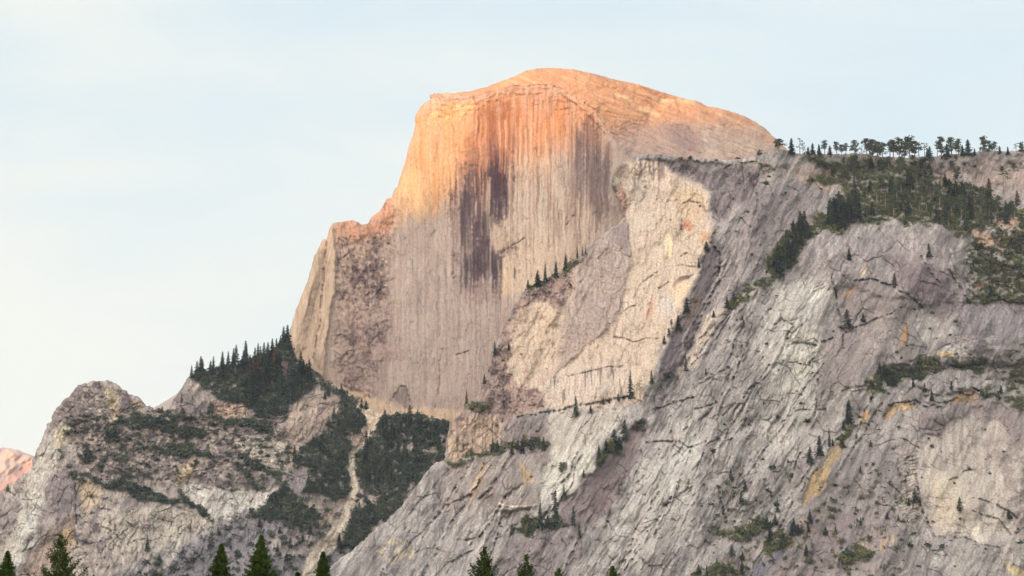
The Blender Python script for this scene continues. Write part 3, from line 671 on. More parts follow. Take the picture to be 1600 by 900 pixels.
# the right wall of the rib, its shade painted in
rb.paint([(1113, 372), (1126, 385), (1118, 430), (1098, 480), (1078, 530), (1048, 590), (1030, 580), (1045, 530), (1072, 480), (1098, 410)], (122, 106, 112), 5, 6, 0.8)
rb.paint([(1085, 460), (1098, 465), (1080, 500), (1074, 520), (1070, 500)], (172, 142, 112), 4, 4, 0.6)
# nose under the terrace
nose = [(1245, 415), (1262, 385), (1290, 370), (1330, 364), (1380, 358), (1430, 362), (1480, 370), (1500, 385), (1512, 430), (1520, 470), (1470, 480), (1420, 470), (1360, 460), (1300, 450), (1250, 430)]
rb.paint(nose, (158, 144, 146), 16, 14, 0.5)
rb.paint(nose, (200, 186, 182), 8, 10, 0.6, tex=sstep(0.1, 0.4, fbm(u / 7, v / 22, 3, 171)))
rb.paint([(1295, 375), (1312, 368), (1304, 395), (1296, 405)], (216, 206, 206), 3, 4, 0.6)
for p in ([(1343, 425), (1354, 410), (1354, 430), (1347, 434)], [(1427, 415), (1432, 402), (1437, 410), (1432, 418)]): rb.paint(p, (226, 204, 176), 3, 3, 0.8)
rb.paint([(1380, 400), (1440, 400), (1480, 430), (1500, 480), (1470, 500), (1420, 460)], (138, 118, 124), 8, 8, 0.6)
rb.paint([(1480, 470), (1600, 480), (1900, 490), (1900, 540), (1600, 530), (1510, 560), (1500, 520)], (150, 138, 144), 8, 10, 0.6)
rb.paint([(1500, 530), (1560, 525), (1560, 545), (1500, 545)], (200, 188, 178), 5, 8, 0.6, tex=sstep(-0.1, 0.2, fbm(u / 12, v / 3, 3, 173)))
rb.paint([(1320, 450), (1390, 450), (1430, 480), (1420, 580), (1360, 590), (1290, 600), (1300, 520)], (164, 148, 146), 14, 12, 0.6)
GOLD = (222, 190, 146)
rb.paint([(1408, 540), (1412, 512), (1417, 503), (1419, 520), (1413, 542)], (202, 158, 112), 2, 2, 0.9)
rb.paint([(1318, 462), (1328, 452), (1336, 448), (1332, 456), (1320, 466)], (216, 166, 120), 2, 2, 0.9)
rb.paint([(1252, 792), (1262, 762), (1266, 746), (1272, 740), (1286, 716), (1303, 696), (1322, 684), (1320, 694), (1310, 712), (1300, 728), (1293, 748), (1286, 762), (1270, 778), (1258, 790)], GOLD, 2, 5, 1, tex=0.7 + 0.3 * sstep(-0.3, 0.2, -mid))
rb.paint([(1262, 790), (1290, 740), (1318, 690), (1318, 700), (1296, 745), (1270, 785)], (176, 150, 128), 3, 6, 0.5, tex=sstep(-0.15, 0.15, d2 + 0.4 * fin))
rb.paint([(1272, 734), (1284, 724), (1284, 742), (1274, 748)], (160, 118, 96), 2, 4, 0.7, tex=sstep(-0.1, 0.1, fin))
rb.paint([(1482, 630), (1496, 616), (1512, 609), (1526, 614), (1530, 626), (1510, 632), (1490, 634)], (208, 164, 116), 2, 5, 0.9, tex=0.5 + 0.5 * sstep(-0.2, 0.1, vs))
rb.paint([(1380, 652), (1392, 636), (1410, 628), (1430, 632), (1424, 640), (1404, 642), (1388, 654)], (218, 182, 140), 2, 4, 0.9, tex=0.5 + 0.5 * sstep(-0.2, 0.1, vs))
rb.paint([(1342, 656), (1346, 645), (1360, 642), (1358, 654), (1346, 660)], (220, 180, 130), 2, 4, 0.9)
rb.paint([(1352, 605), (1360, 588), (1364, 590), (1360, 614), (1356, 612)], (220, 188, 140), 2, 3, 0.9)
rb.paint([(1466, 548), (1490, 550), (1486, 557), (1466, 555)], (220, 190, 156), 2, 3, 0.9)
# lower right: pale fluted slab in a dark frame
slab2 = [(1445, 690), (1470, 670), (1520, 640), (1560, 650), (1590, 690), (1596, 760), (1590, 830), (1600, 860), (1550, 850), (1500, 840), (1460, 835), (1442, 800), (1432, 760), (1435, 720)]
rb.paint(slab2, (208, 196, 182), 14, 14, 0.6)
rb.paint([(1440, 640), (1600, 620), (1900, 640), (1900, 720), (1590, 690), (1560, 660), (1500, 650), (1450, 690)], (152, 136, 136), 10, 10, 0.7)
rb.paint(slab2, (158, 140, 132), 6, 6, 0.5, tex=sstep(0.05, 0.35, vs) * sstep(800, 700, v))
rb.paint([(1450, 740), (1500, 745), (1510, 820), (1462, 825)], (218, 202, 178), 12, 6, 0.6)
rb.paint([(1510, 828), (1530, 822), (1536, 845), (1526, 850)], (226, 214, 196), 3, 3, 0.8)
rb.paint([(1535, 690), (1600, 680), (1900, 690), (1900, 900), (1600, 860), (1585, 780), (1560, 720)], (150, 132, 130), 8, 12, 0.6, tex=sstep(-0.2, 0.2, mid))
fol = [(1400, 700), (1420, 690), (1440, 700), (1430, 760), (1440, 800), (1430, 830), (1410, 800), (1405, 750)]
rb.paint(fol, (212, 194, 176), 4, 8, 0.8, tex=sstep(-0.05, 0.15, fbm(*rot(u, v, 165, 16, 3), 3, 175)))
rb.paint([(1310, 700), (1400, 690), (1440, 650), (1500, 650), (1440, 690), (1410, 760), (1330, 830), (1280, 860), (1240, 800), (1300, 760)], (150, 136, 138), 12, 14, 0.5)
rb.paint([(1190, 840), (1290, 810), (1380, 790), (1420, 830), (1430, 880), (1200, 920), (1100, 930)], (156, 140, 140), 12, 12, 0.6)
rb.paint([(1150, 900), (1210, 862), (1240, 860), (1190, 900), (1150, 930)], (136, 136, 156), 6, 8, 0.6)
rb.paint([(1120, 880), (1160, 872), (1280, 800), (1300, 820), (1200, 870), (1130, 900)], (200, 172, 150), 5, 10, 0.6, tex=sstep(-0.1, 0.2, mid))
rb.paint([(1365, 830), (1385, 820), (1400, 850), (1360, 870), (1340, 850)], (206, 176, 140), 4, 8, 0.6, tex=sstep(0, 0.2, vs))
rb.paint([(1570, 880), (1600, 890), (1600, 900), (1580, 900)], (226, 200, 150), 3, 4, 0.8)
# --- pillar, its neighbours and the cliff below
beige = (219, 198, 175)
pil = [(958, 268), (985, 252), (1020, 250), (1045, 264), (1075, 278), (1092, 287), (1106, 300), (1112, 335), (1112, 372), (1098, 400), (1085, 440), (1070, 470), (1058, 500), (1045, 525), (1030, 548), (1018, 590), (1000, 625),
    (940, 640), (870, 640), (800, 650), (780, 600), (790, 520), (810, 470), (860, 440), (900, 420), (940, 370), (980, 340), (962, 305)]
rb.paint(pil, beige, 6, 8, 0.85)
rb.paint(pil, (190, 164, 148), 4, 5, 0.5, tex=sstep(0.08, 0.45, vs + 0.4 * mid))
rb.paint([(985, 275), (1010, 262), (1018, 300), (1012, 360), (990, 360), (980, 320)], (204, 190, 176), 10, 6, 0.6)
rb.paint([(1000, 252), (1020, 248), (1040, 262), (1036, 285), (1020, 280), (1010, 262), (995, 290), (985, 290)], (134, 114, 110), 3, 5, 0.6, tex=sstep(-0.1, 0.15, vs))
rb.paint([(1050, 295), (1080, 292), (1100, 300), (1104, 340), (1090, 350), (1060, 340)], (216, 186, 150), 6, 5, 0.5)
rb.paint([(1038, 368), (1045, 364), (1050, 380), (1050, 402), (1044, 402), (1040, 385)], (240, 220, 180), 2, 2, 0.9)
rb.paint([(1066, 345), (1078, 340), (1085, 352), (1080, 362), (1068, 358)], (208, 140, 104), 3, 5, 0.75)
rb.paint([(1094, 366), (1108, 362), (1106, 376), (1096, 380)], (222, 166, 124), 4, 4, 0.7)
rb.paint([(1015, 470), (1021, 455), (1020, 490), (1010, 502), (1009, 490)], (216, 160, 138), 2, 4, 0.6)
rb.paint([(1050, 446), (1062, 432), (1083, 428), (1074, 436), (1062, 442), (1052, 448)], (128, 104, 96), 1.5, 2, 0.95)
rb.paint([(1030, 460), (1052, 458), (1060, 470), (1046, 502), (1030, 490)], (208, 198, 190), 6, 5, 0.7)
rb.paint([(1050, 440), (1082, 438), (1064, 480), (1052, 470), (1050, 455)], (232, 206, 168), 5, 4, 0.6)
gry = [(978, 340), (985, 390), (986, 418), (975, 455), (962, 500), (930, 530), (895, 560), (870, 580), (880, 520), (900, 440), (905, 408), (930, 375), (955, 357)]
rb.paint(gry, (168, 150, 144), 7, 5, 0.85, tex=0.7 + 0.3 * sstep(-0.3, 0.3, -fin))
rb.paint(gry, (200, 186, 178), 7, 6, 0.5, tex=sstep(0.1, 0.4, fbm(u / 12, v / 12, 3, 177)))
rb.paint([(955, 358), (978, 340), (984, 370), (980, 400), (965, 380)], (146, 128, 130), 4, 4, 0.6)
rb.paint([(958, 300), (975, 290), (982, 330), (975, 345), (958, 345), (945, 360), (950, 330)], (200, 160, 140), 4, 6, 0.8)
rb.paint([(958, 300), (975, 290), (982, 330), (958, 345)], (120, 86, 84), 4, 6, 0.7, tex=sstep(0.05, 0.25, fbm(u / 7, v / 9, 3, 179)))
brn = [(800, 480), (820, 450), (905, 402), (896, 440), (885, 470), (878, 490), (850, 470), (826, 478), (800, 530), (790, 580), (810, 600), (845, 610), (850, 640), (800, 650), (770, 700), (700, 720), (700, 660), (745, 615), (765, 560)]
rb.paint(brn, (176, 148, 138), 5, 8, 0.8)
rb.paint(brn, (110, 88, 90), 5, 8, 0.7, tex=sstep(-0.02, 0.25, mid + 0.5 * fin))
rb.paint([(808, 480), (850, 468), (880, 488), (870, 520), (840, 560), (800, 570), (800, 520)], (216, 190, 164), 6, 6, 0.7, tex=0.5 + 0.5 * sstep(-0.2, 0.2, -mid))
rb.paint([(700, 668), (735, 650), (790, 655), (800, 690), (770, 705), (700, 720)], (216, 188, 162), 5, 7, 0.75, tex=sstep(-0.25, 0.05, -vs))
rb.paint([(790, 580), (850, 560), (870, 590), (850, 600), (800, 600)], (200, 160, 138), 5, 7, 0.5, tex=sstep(-0.1, 0.2, mid))
rb.paint([(850, 590), (900, 570), (990, 575), (985, 620), (930, 630), (860, 636)], (208, 192, 178), 8, 6, 0.7)
rb.paint([(850, 590), (900, 575), (985, 575), (985, 620), (930, 630), (860, 636)], (132, 112, 108), 5, 6, 0.7, tex=sstep(0.12, 0.3, vs))
rb.paint([(830, 470), (980, 500), (1030, 500), (1020, 560), (900, 570), (860, 560)], (196, 170, 154), 20, 10, 0.4, tex=sstep(0, 0.3, fin + mid))
rb.paint([(860, 640), (985, 622), (960, 670), (930, 700), (880, 730), (850, 700)], (206, 194, 182), 8, 6, 0.7)
rb.paint([(842, 735), (880, 700), (926, 700), (925, 735), (900, 760), (845, 790)], (216, 210, 198), 6, 9, 0.7)
rb.paint([(800, 650), (860, 660), (860, 720), (830, 720), (780, 700)], (150, 132, 130), 6, 8, 0.6)
rb.paint([(930, 735), (985, 665), (1010, 670), (990, 720), (960, 780), (930, 830), (870, 820), (880, 780)], (138, 118, 120), 8, 8, 0.7)
rb.paint([(790, 850), (850, 830), (920, 820), (910, 870), (860, 930), (760, 930)], (148, 132, 136), 10, 10, 0.6)
rb.paint([(700, 722), (800, 706), (850, 720), (840, 790), (760, 800), (690, 800)], (176, 158, 150), 10, 10, 0.5)
rb.paint([(753, 725), (764, 718), (756, 745), (745, 775), (734, 786), (738, 760)], (206, 172, 134), 3, 5, 0.7)
rb.paint([(812, 722), (836, 752), (820, 752), (812, 765), (815, 745)], (222, 186, 140), 3, 4, 0.8)
rb.paint([(600, 840), (640, 848), (650, 870), (610, 880), (590, 860)], (214, 194, 166), 4, 6, 0.7, tex=sstep(-0.2, 0.1, mid))
rb.line_paint([(780, 786), (812, 791), (842, 789)], (226, 212, 200), 1.6, 3, 0.8)
# --- growth
veg_all(rb, [
    [(1290, 282), (1300, 262), (1345, 246), (1390, 252), (1460, 252), (1440, 275), (1500, 282), (1545, 300), (1560, 325), (1600, 330), (1900, 330), (1900, 350), (1600, 352), (1540, 350), (1520, 362), (1500, 372), (1470, 352), (1430, 352), (1400, 345), (1370, 352), (1340, 350), (1320, 362), (1290, 362), (1268, 372), (1248, 400), (1226, 420), (1210, 440), (1180, 460), (1196, 430), (1200, 400), (1222, 378), (1245, 350), (1270, 340), (1300, 325), (1318, 300)],
    [(1120, 494), (1134, 470), (1160, 462), (1190, 436), (1205, 436), (1190, 452), (1160, 474), (1134, 484)],
    [(1510, 380), (1560, 370), (1900, 360), (1900, 470), (1600, 470), (1540, 475), (1512, 462), (1530, 440), (1516, 420), (1530, 400)],
    [(1352, 606), (1372, 572), (1400, 578), (1420, 572), (1468, 560), (1474, 572), (1440, 590), (1420, 592), (1390, 606), (1366, 612)],
    [(1486, 562), (1540, 560), (1536, 582), (1500, 580)],
    [(1532, 604), (1560, 616), (1600, 622), (1900, 630), (1900, 650), (1600, 642), (1560, 626), (1530, 616)],
    [(1576, 580), (1596, 570), (1610, 590), (1590, 612), (1574, 604)],
    [(1305, 690), (1330, 664), (1346, 664), (1330, 680), (1312, 694)],
    [(805, 830), (818, 812), (850, 808), (885, 812), (890, 822), (850, 828), (820, 836)],
    [(932, 718), (950, 698), (972, 688), (972, 706), (950, 710), (936, 734)],
    [(984, 664), (1005, 654), (1010, 662), (990, 672)],
    [(820, 452), (840, 438), (882, 420), (904, 403), (902, 418), (886, 432), (860, 440), (836, 448)],
    [(697, 722), (720, 716), (760, 706), (800, 690), (850, 688), (856, 696), (800, 700), (760, 712), (720, 726), (700, 726)],
    [(722, 632), (742, 624), (764, 632), (758, 642), (736, 642)],
    [(1080, 900), (1110, 880), (1140, 880), (1160, 900), (1140, 930), (1080, 930)],
    [(1190, 850), (1220, 830), (1240, 840), (1228, 858), (1200, 864)],
    [(1130, 832), (1160, 822), (1200, 815), (1210, 822), (1170, 842), (1140, 850)],
    [(1305, 870), (1340, 855), (1360, 862), (1350, 880), (1316, 882)],
    [(1250, 240), (1300, 246), (1330, 262), (1300, 262), (1262, 252)],
    [(1255, 275), (1290, 272), (1300, 284), (1285, 290), (1262, 282)],
    [(863, 730), (880, 725), (888, 728), (876, 734), (865, 735)]], 3, 9)
kk, m = rb.mask([(1505, 350), (1900, 340), (1900, 480), (1510, 475)], 8, 8)
rb.veg[kk] = np.maximum(rb.veg[kk], 0.9 * m * sstep(-0.02, 0.1, fbm(u / 14, v / 8, 3, 181)[kk]))
for p in ([(1555, 345), (1575, 336), (1590, 345), (1580, 356), (1560, 352)], [(1520, 362), (1545, 362), (1560, 380), (1530, 388)], [(1560, 385), (1580, 390), (1560, 400)], [(1560, 415), (1578, 420), (1564, 428)], [(1520, 442), (1546, 438), (1538, 450), (1522, 454)]):
    kk, m = rb.mask(p, 3, 5); rb.veg[kk] *= 1 - m
    rb.paint(p, (206, 170, 142), 3, 5, 0.8)
kk, m = rb.mask([(1300, 250), (1540, 250), (1500, 300), (1330, 300)], 8, 8)
rb.veg[kk] *= 1 - 0.8 * m * sstep(0.05, 0.2, fbm(u / 16, v / 7, 3, 183)[kk])
for p in ([(1100, 900), (1200, 820), (1300, 760), (1400, 700), (1440, 820), (1430, 900), (1300, 930)], [(1480, 540), (1900, 540), (1900, 640), (1480, 620)], [(1100, 740), (1220, 760), (1200, 850), (1100, 860)]):
    kk, m = rb.mask(p, 20, 10)
    rb.veg[kk] = np.maximum(rb.veg[kk], 0.85 * m * sstep(0.28, 0.38, fbm(u / 11, v / 9, 3, 185)[kk]))
# --- relief
act = sstep(-0.25, 0.35, fbm(u / 55, v / 55, 3, 193) + 0.4 * mid)
jn = sstep(0.80, 0.97, ridged(*rot(wu_, wv_, 119, 42, 15), 2, 195, 0.35)) * sstep(-0.1, 0.25, fbm(u / 24, v / 24, 2, 197))
rb.D += 34 * fbm(*rot(u, v, 117, 320, 75), 2, 199) + 40 * big + 2.5 * mid + 0.3 * fin + act * (1.6 * stairs(2.2 * d1 + 0.25 * fin) + 0.5 * d2) + 15 * d3
stp = stairs(2.6 * fbm(*rot(u, v, 114, 75, 24), 3, 187) + 0.3 * mid, 0.85)
ks, m = rb.mask([(1130, 300), (1250, 420), (1300, 460), (1290, 640), (1250, 780), (1100, 880), (900, 920), (900, 800), (1000, 700), (1050, 560), (1110, 420)], 20, 10)
rb.D[ks] += 5 * m * stp[ks]
km, m = rb.mask(leftmass, 6, 6)
rb.D[km] += m * (2.4 * vs[km] + 1 * vsf[km] - 2.5 * stairs(3.2 * d1 + 0.8 * fin)[km] * sstep(700, 640, v[km]))
kp, m = rb.mask([(955, 260), (1112, 290), (1112, 372), (1050, 520), (1000, 625), (870, 600), (980, 345)], 8, 5)
rb.D[kp] -= m * (20 * big[kp] + 4 * mid[kp] + 7 * d3[kp])
kb, m = rb.mask(brn, 8, 8)
Bq, rq, cxq, cyq = voronoi(u / 14 + rb.n1, v / 11 + rb.n2, 15)
rb.D[kb] += m * ((rq[kb] - 0.5) * 12 + cyq[kb] * 10)
Br, rr_, cxr, cyr = voronoi(u / 26 + rb.n1 * 0.7, v / 22 + rb.n2 * 0.7, 16)
for p in ([(1430, 580), (1500, 565), (1900, 560), (1900, 640), (1540, 625), (1440, 640)], [(1510, 340), (1900, 330), (1900, 480), (1510, 480)]):
    kb, m = rb.mask(p, 8, 8)
    rb.D[kb] += m * (22 * np.clip(0.55 - Br[kb], 0, 1) * 1.2 + (rr_[kb] - 0.5) * 16)
rb.recede([(1240, 410), (1262, 382), (1290, 366), (1330, 358), (1400, 352), (1480, 362), (1520, 375), (1600, 345), (1900, 340), (1900, 180), (1200, 180), (1160, 440), (1110, 496), (1130, 500), (1190, 455)], 0.9, 150, 6)
rb.recede([(1350, 612), (1372, 572), (1470, 552), (1560, 545), (1900, 550), (1900, 640), (1600, 636), (1530, 606), (1440, 600), (1390, 612)], 1.3, 30, 6)
rb.recede([(1530, 560), (1500, 480), (1510, 380), (1600, 360), (1900, 360), (1900, 560)], 0.7, 60, 8)
rav = [(1113, 365), (1128, 385), (1120, 440), (1100, 490), (1078, 545), (1052, 600), (1030, 640), (1012, 650), (1034, 590), (1050, 540), (1072, 490), (1096, 410)]
rb.shift(rav, 17, 9, 10); rb.paint(rav, (120, 109, 110), 9, 10, 0.45)  # gully set back, and its shade painted in as darker colour
rb.shift([(1000, 250), (1110, 252), (1240, 262), (1200, 300), (1140, 330), (1118, 345), (1106, 296), (1060, 272)], 10, 5, 8)
rb.shift(nose, -10, 10, 8)
rb.recede(nose, -0.3, 40, 8)
rb.shift(gry, -12, 4, 5)
rb.shift([(700, 722), (760, 712), (820, 700), (850, 720), (842, 790), (780, 800), (740, 900), (700, 950), (480, 950), (520, 880), (640, 780)], -14, 4, 5)
rb.shift([(930, 735), (985, 665), (1010, 672), (985, 730), (955, 800), (925, 830), (830, 838), (800, 830), (870, 790)], 16, 4, 6)
rb.shift([(1252, 792), (1266, 746), (1286, 716), (1322, 684), (1310, 712), (1286, 762), (1258, 790)], 8, 2, 5)
rb.shift([(1482, 634), (1496, 616), (1512, 609), (1530, 616), (1530, 630)], 9, 2, 5)
rb.shift([(1378, 655), (1392, 634), (1432, 628), (1424, 642)], 7, 2, 4)
rb.shift(slab2, 8, 5, 12)
rb.shift(fol, 8, 3, 8)
kf, m = rb.mask(fol, 6, 8); rb.D[kf] += m * 7 * fbm(*rot(u, v, 165, 18, 3.5), 3, 175)[kf]
DK = (96, 80, 86)
for L, w, dp in (
        ([(810, 652), (850, 645), (880, 640), (905, 634), (930, 630), (960, 624), (985, 620)], 2.2, 10),
        ([(985, 620), (1000, 628)], 2, 6),
        ([(955, 525), (990, 535), (1010, 530), (1032, 528)], 1.5, 6), ([(888, 588), (930, 578), (975, 572)], 1.5, 5),
        ([(990, 465), (997, 448), (1012, 434), (1030, 424)], 1.4, 5), ([(970, 490), (985, 480), (992, 478)], 1.4, 5),
        ([(1065, 402), (1072, 395), (1084, 400)], 1.4, 5), ([(1060, 415), (1088, 417)], 1.4, 5), ([(1068, 320), (1076, 312), (1092, 318)], 1.5, 6), ([(1094, 322), (1104, 332)], 2.4, 8), ([(1066, 328), (1066, 362)], 1.5, 6),
        ([(1018, 465), (1010, 500), (1000, 520)], 1.2, 3), ([(1030, 450), (1044, 442)], 1.3, 5),
        ([(1228, 545), (1240, 537), (1262, 536), (1278, 540)], 2.0, 9), ([(1262, 500), (1250, 510), (1238, 522)], 1.8, 7), ([(1283, 534), (1300, 528)], 2.2, 9),
        ([(1210, 506), (1222, 498), (1240, 510), (1230, 525)], 1.8, 7), ([(1250, 585), (1272, 562)], 2.2, 9), ([(1278, 560), (1277, 620), (1272, 650)], 2.2, 8),
        ([(1290, 640), (1250, 640), (1220, 660)], 1.6, 6), ([(1235, 760), (1240, 735), (1250, 708), (1262, 710)], 1.8, 8), ([(1315, 610), (1355, 602)], 1.4, 4),
        ([(1310, 512), (1322, 520), (1360, 504), (1392, 490)], 2.0, 8), ([(1338, 440), (1360, 436), (1390, 446), (1420, 462), (1440, 480)], 2.0, 9), ([(1440, 400), (1452, 425), (1470, 445)], 2.0, 8),
        ([(1300, 435), (1306, 460), (1312, 500), (1318, 540)], 1.6, 7), ([(1415, 505), (1420, 530), (1410, 545)], 1.5, 6), ([(1480, 420), (1500, 450), (1515, 475)], 2, 8),
        ([(1485, 750), (1500, 744), (1508, 734), (1524, 734)], 1.6, 7), ([(1530, 780), (1560, 790), (1590, 810)], 1.8, 7), ([(1520, 800), (1560, 812), (1580, 835)], 1.6, 6), ([(1505, 840), (1530, 850), (1560, 856)], 1.6, 6),
        ([(1432, 740), (1437, 790), (1460, 838), (1500, 842)], 2.2, 8), ([(1380, 652), (1395, 632), (1430, 626), (1450, 640)], 1.8, 8), ([(1476, 628), (1490, 628), (1500, 614), (1520, 606), (1532, 612)], 1.8, 8),
        ([(1060, 690), (1075, 700), (1105, 690)], 1.6, 6), ([(1085, 640), (1120, 630), (1090, 660)], 1.6, 6), ([(1010, 692), (1040, 690), (1056, 690)], 1.8, 8), ([(1045, 655), (1050, 690)], 1.3, 5),
        ([(1095, 600), (1130, 580)], 1.8, 7), ([(1140, 585), (1120, 640)], 1.4, 5), ([(1130, 650), (1150, 630)], 1.8, 7), ([(1020, 640), (1060, 628), (1088, 620)], 2.2, 9), ([(1120, 690), (1140, 688)], 1.8, 7),
        ([(1110, 380), (1126, 400), (1122, 440), (1104, 480), (1082, 530), (1064, 570)], 2.4, 10),
        ([(1170, 270), (1185, 310), (1180, 335)], 2, 6), ([(1180, 330), (1160, 400), (1130, 460)], 1.3, 3),
        ([(757, 724), (744, 770), (700, 790)], 1.8, 8), ([(800, 712), (770, 760), (750, 780)], 2.6, 10), ([(830, 745), (800, 770), (788, 780)], 2.4, 9), ([(790, 780), (770, 810), (748, 845)], 2.2, 9), ([(715, 845), (748, 840), (756, 830)], 2.0, 8),
        ([(740, 718), (700, 780), (660, 840)], 1.8, 7), ([(700, 735), (650, 790), (600, 850)], 1.4, 5), ([(690, 800), (640, 850), (600, 890)], 1.6, 6), ([(740, 860), (700, 880), (670, 910)], 2, 8),
        ([(1080, 700), (1050, 790), (1030, 830)], 1.6, 6), ([(1110, 720), (1090, 780)], 1.6, 6), ([(1120, 760), (1130, 800)], 1.8, 7), ([(990, 760), (1010, 740)], 1.4, 5), ([(1000, 870), (1015, 885)], 2, 8),
        ([(1150, 480), (1100, 560)], 1.6, 6), ([(1180, 480), (1150, 530), (1140, 560)], 1.8, 7), ([(1160, 540), (1150, 600)], 1.5, 5)):
    rb.crack(L, w, dp * 1.3, 5, DK, 0.4)
# long joints and sheet edges running down the slab
ql = random.Random(91)
for _ in range(34):
    x = ql.uniform(620, 1420); y = ql.uniform(380, 860)
    if not (x > 1060 or y > 700): continue
    a = R(ql.gauss(120, 5)); L = ql.uniform(60, 170)
    pts = [(x + t * L * math.cos(a) + ql.uniform(-5, 5), y + t * L * math.sin(a) + ql.uniform(-5, 5)) for t in (0, .25, .5, .75, 1)]
    rb.crack(pts, ql.uniform(1.1, 2.0), ql.uniform(5, 11), 5, DK, ql.uniform(.4, .7))
    rb.line_paint([(p[0] - 3.5, p[1] - 1) for p in pts], (216, 206, 200), ql.uniform(1.5, 3.5), 5, ql.uniform(.2, .5))
# many small slanting joints over the slab
q = random.Random(31)
sp_poly = np.array([(1130, 330), (1250, 450), (1290, 600), (1230, 780), (1100, 880), (560, 900), (700, 740), (850, 740), (980, 680), (1060, 540)])
cnt = 0
while cnt < 100:
    x = q.uniform(540, 1300); y = q.uniform(340, 900)
    if sdf_poly(sp_poly, np.array([[x]], f32), np.array([[y]], f32))[0, 0] > 0: continue
    L = q.uniform(6, 34); a = R(q.gauss(121, 9)); b = a + R(q.uniform(-25, 25))
    pts = [(x, y), (x + L * .5 * math.cos(a), y + L * .5 * math.sin(a)), (x + L * .5 * math.cos(a) + L * .5 * math.cos(b), y + L * .5 * math.sin(a) + L * .5 * math.sin(b))]
    rb.crack(pts, q.uniform(0.9, 2.2), q.uniform(3, 9), 4, DK, q.uniform(0.15, 0.5)); cnt += 1
one = np.ones_like(u); plm = np.zeros(u.shape, f32); k, m = rb.mask(pil, 5, 5); plm[k] = m
s2m = np.zeros(u.shape, f32); k, m = rb.mask(slab2, 6, 8); s2m[k] = m
slm = (1 - plm) * (1 - 0.7 * s2m)
rgt = sstep(1280, 1360, u + 0.3 * (v - 600)) * slm
lsl = slm - rgt
rb.flakes(lsl, 121, [(130, 30), (50, 12)], 0.15, 0.07)
rb.flakes(rgt, 108, [(44, 18), (20, 8)], 0.20, 0.17, 5)
rb.flakes(plm, 88, [(60, 20)], 0.07, 0.04, 9)
rb.streaks(lsl, 121, 46, 3.6, 0.20, 0.30); rb.streaks(lsl, 112, 20, 3.2, 0.12, 0.16, 3); rb.streaks(rgt, 112, 20, 3.6, 0.18, 0.28, 6); rb.streaks(plm, 91, 40, 3.6, 0.10, 0.20, 9); rb.streaks(s2m, 92, 80, 4, 0.14, 0.12, 12)
rb.lines(lsl, 120, 60, 13, 4, 0.36); rb.lines(lsl, 128, 26, 9, 2.5, 0.26, 4); rb.lines(slm, 60, 40, 30, 4, 0.3, 8)
rb.lines(rgt, 30, 28, 14, 3.5, 0.3, 12); rb.lines(plm, 92, 46, 16, 1.4, 0.22, 16); rb.lines(s2m, 30, 40, 14, 3, 0.3, 24)
rb.grit(one, 0.34, None, 2.8)
rb.veg *= 1 - 0.85 * sstep(0.08, 0.24, fbm(u / 13, v / 7, 3, 187) + 0.14 * sstep(1490, 1520, u) * sstep(355, 375, v))
rb.D[...] -= 4 * rb.veg
rb.C = rb.C * (1 + (slm * 0.6)[..., None] * (np.array([0.975, 1.02, 0.985], f32) - 1))
rb.contrast(1.26)
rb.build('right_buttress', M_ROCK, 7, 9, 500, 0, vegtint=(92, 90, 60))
# ================================================================== trees, shrubs and brush
def foliage_mat(name, c0, c1, scale=0.5, objvar=0.25):
    m = bpy.data.materials.new(name); m.use_nodes = True
    n, l = m.node_tree.nodes, m.node_tree.links
    b = n['Principled BSDF']; b.inputs['Roughness'].default_value = 0.85; b.inputs['Specular IOR Level'].default_value = 0.1
    t = n.new('ShaderNodeTexNoise'); t.inputs['Scale'].default_value = scale; t.inputs['Detail'].default_value = 3
    g = n.new('ShaderNodeNewGeometry'); l.new(g.outputs['Position'], t.inputs['Vector'])
    r = n.new('ShaderNodeValToRGB'); r.color_ramp.elements[0].position = 0.35; r.color_ramp.elements[1].position = 0.68
    r.color_ramp.elements[0].color = (*c0, 1); r.color_ramp.elements[1].color = (*c1, 1)
    l.new(t.outputs['Fac'], r.inputs[0])
    oi = n.new('ShaderNodeObjectInfo')
    mr_ = n.new('ShaderNodeMapRange'); mr_.inputs['To Min'].default_value = 1 - objvar; mr_.inputs['To Max'].default_value = 1 + objvar
    l.new(oi.outputs['Random'], mr_.inputs['Value'])
    mx = n.new('ShaderNodeMix'); mx.data_type = 'RGBA'; mx.blend_type = 'MULTIPLY'; mx.inputs[0].default_value = 1
    l.new(r.outputs[0], mx.inputs[6]); l.new(mr_.outputs[0], mx.inputs[7]); l.new(mx.outputs[2], b.inputs['Base Color'])
    return m
M_FIR = foliage_mat('fir_needles', (0.030, 0.050, 0.040), (0.062, 0.085, 0.062), 0.25, 0.4)
M_BLUE = foliage_mat('shaded_fir_needles', (0.028, 0.050, 0.048), (0.078, 0.108, 0.092), 0.2, 0.45)  # bluer copy of the fir needles, shade put into the colour
M_PINE = foliage_mat('pine_needles', (0.040, 0.058, 0.030), (0.095, 0.100, 0.055), 0.25)
M_RUST = foliage_mat('dead_needles', (0.14, 0.075, 0.055), (0.24, 0.13, 0.09), 0.3)
M_SHRUB = foliage_mat('manzanita_leaves', (0.022, 0.036, 0.026), (0.052, 0.066, 0.040), 0.3)
M_BRUSH = foliage_mat('brush_leaves', (0.042, 0.056, 0.030), (0.120, 0.118, 0.048), 0.03)
M_BRUSHB = foliage_mat('shaded_brush_leaves', (0.036, 0.056, 0.048), (0.096, 0.112, 0.070), 0.025)  # bluer brush leaves with shade put into their colour
M_NEAR = foliage_mat('near_pine_needles', (0.020, 0.040, 0.009), (0.085, 0.125, 0.026), 1.6, 0.15)
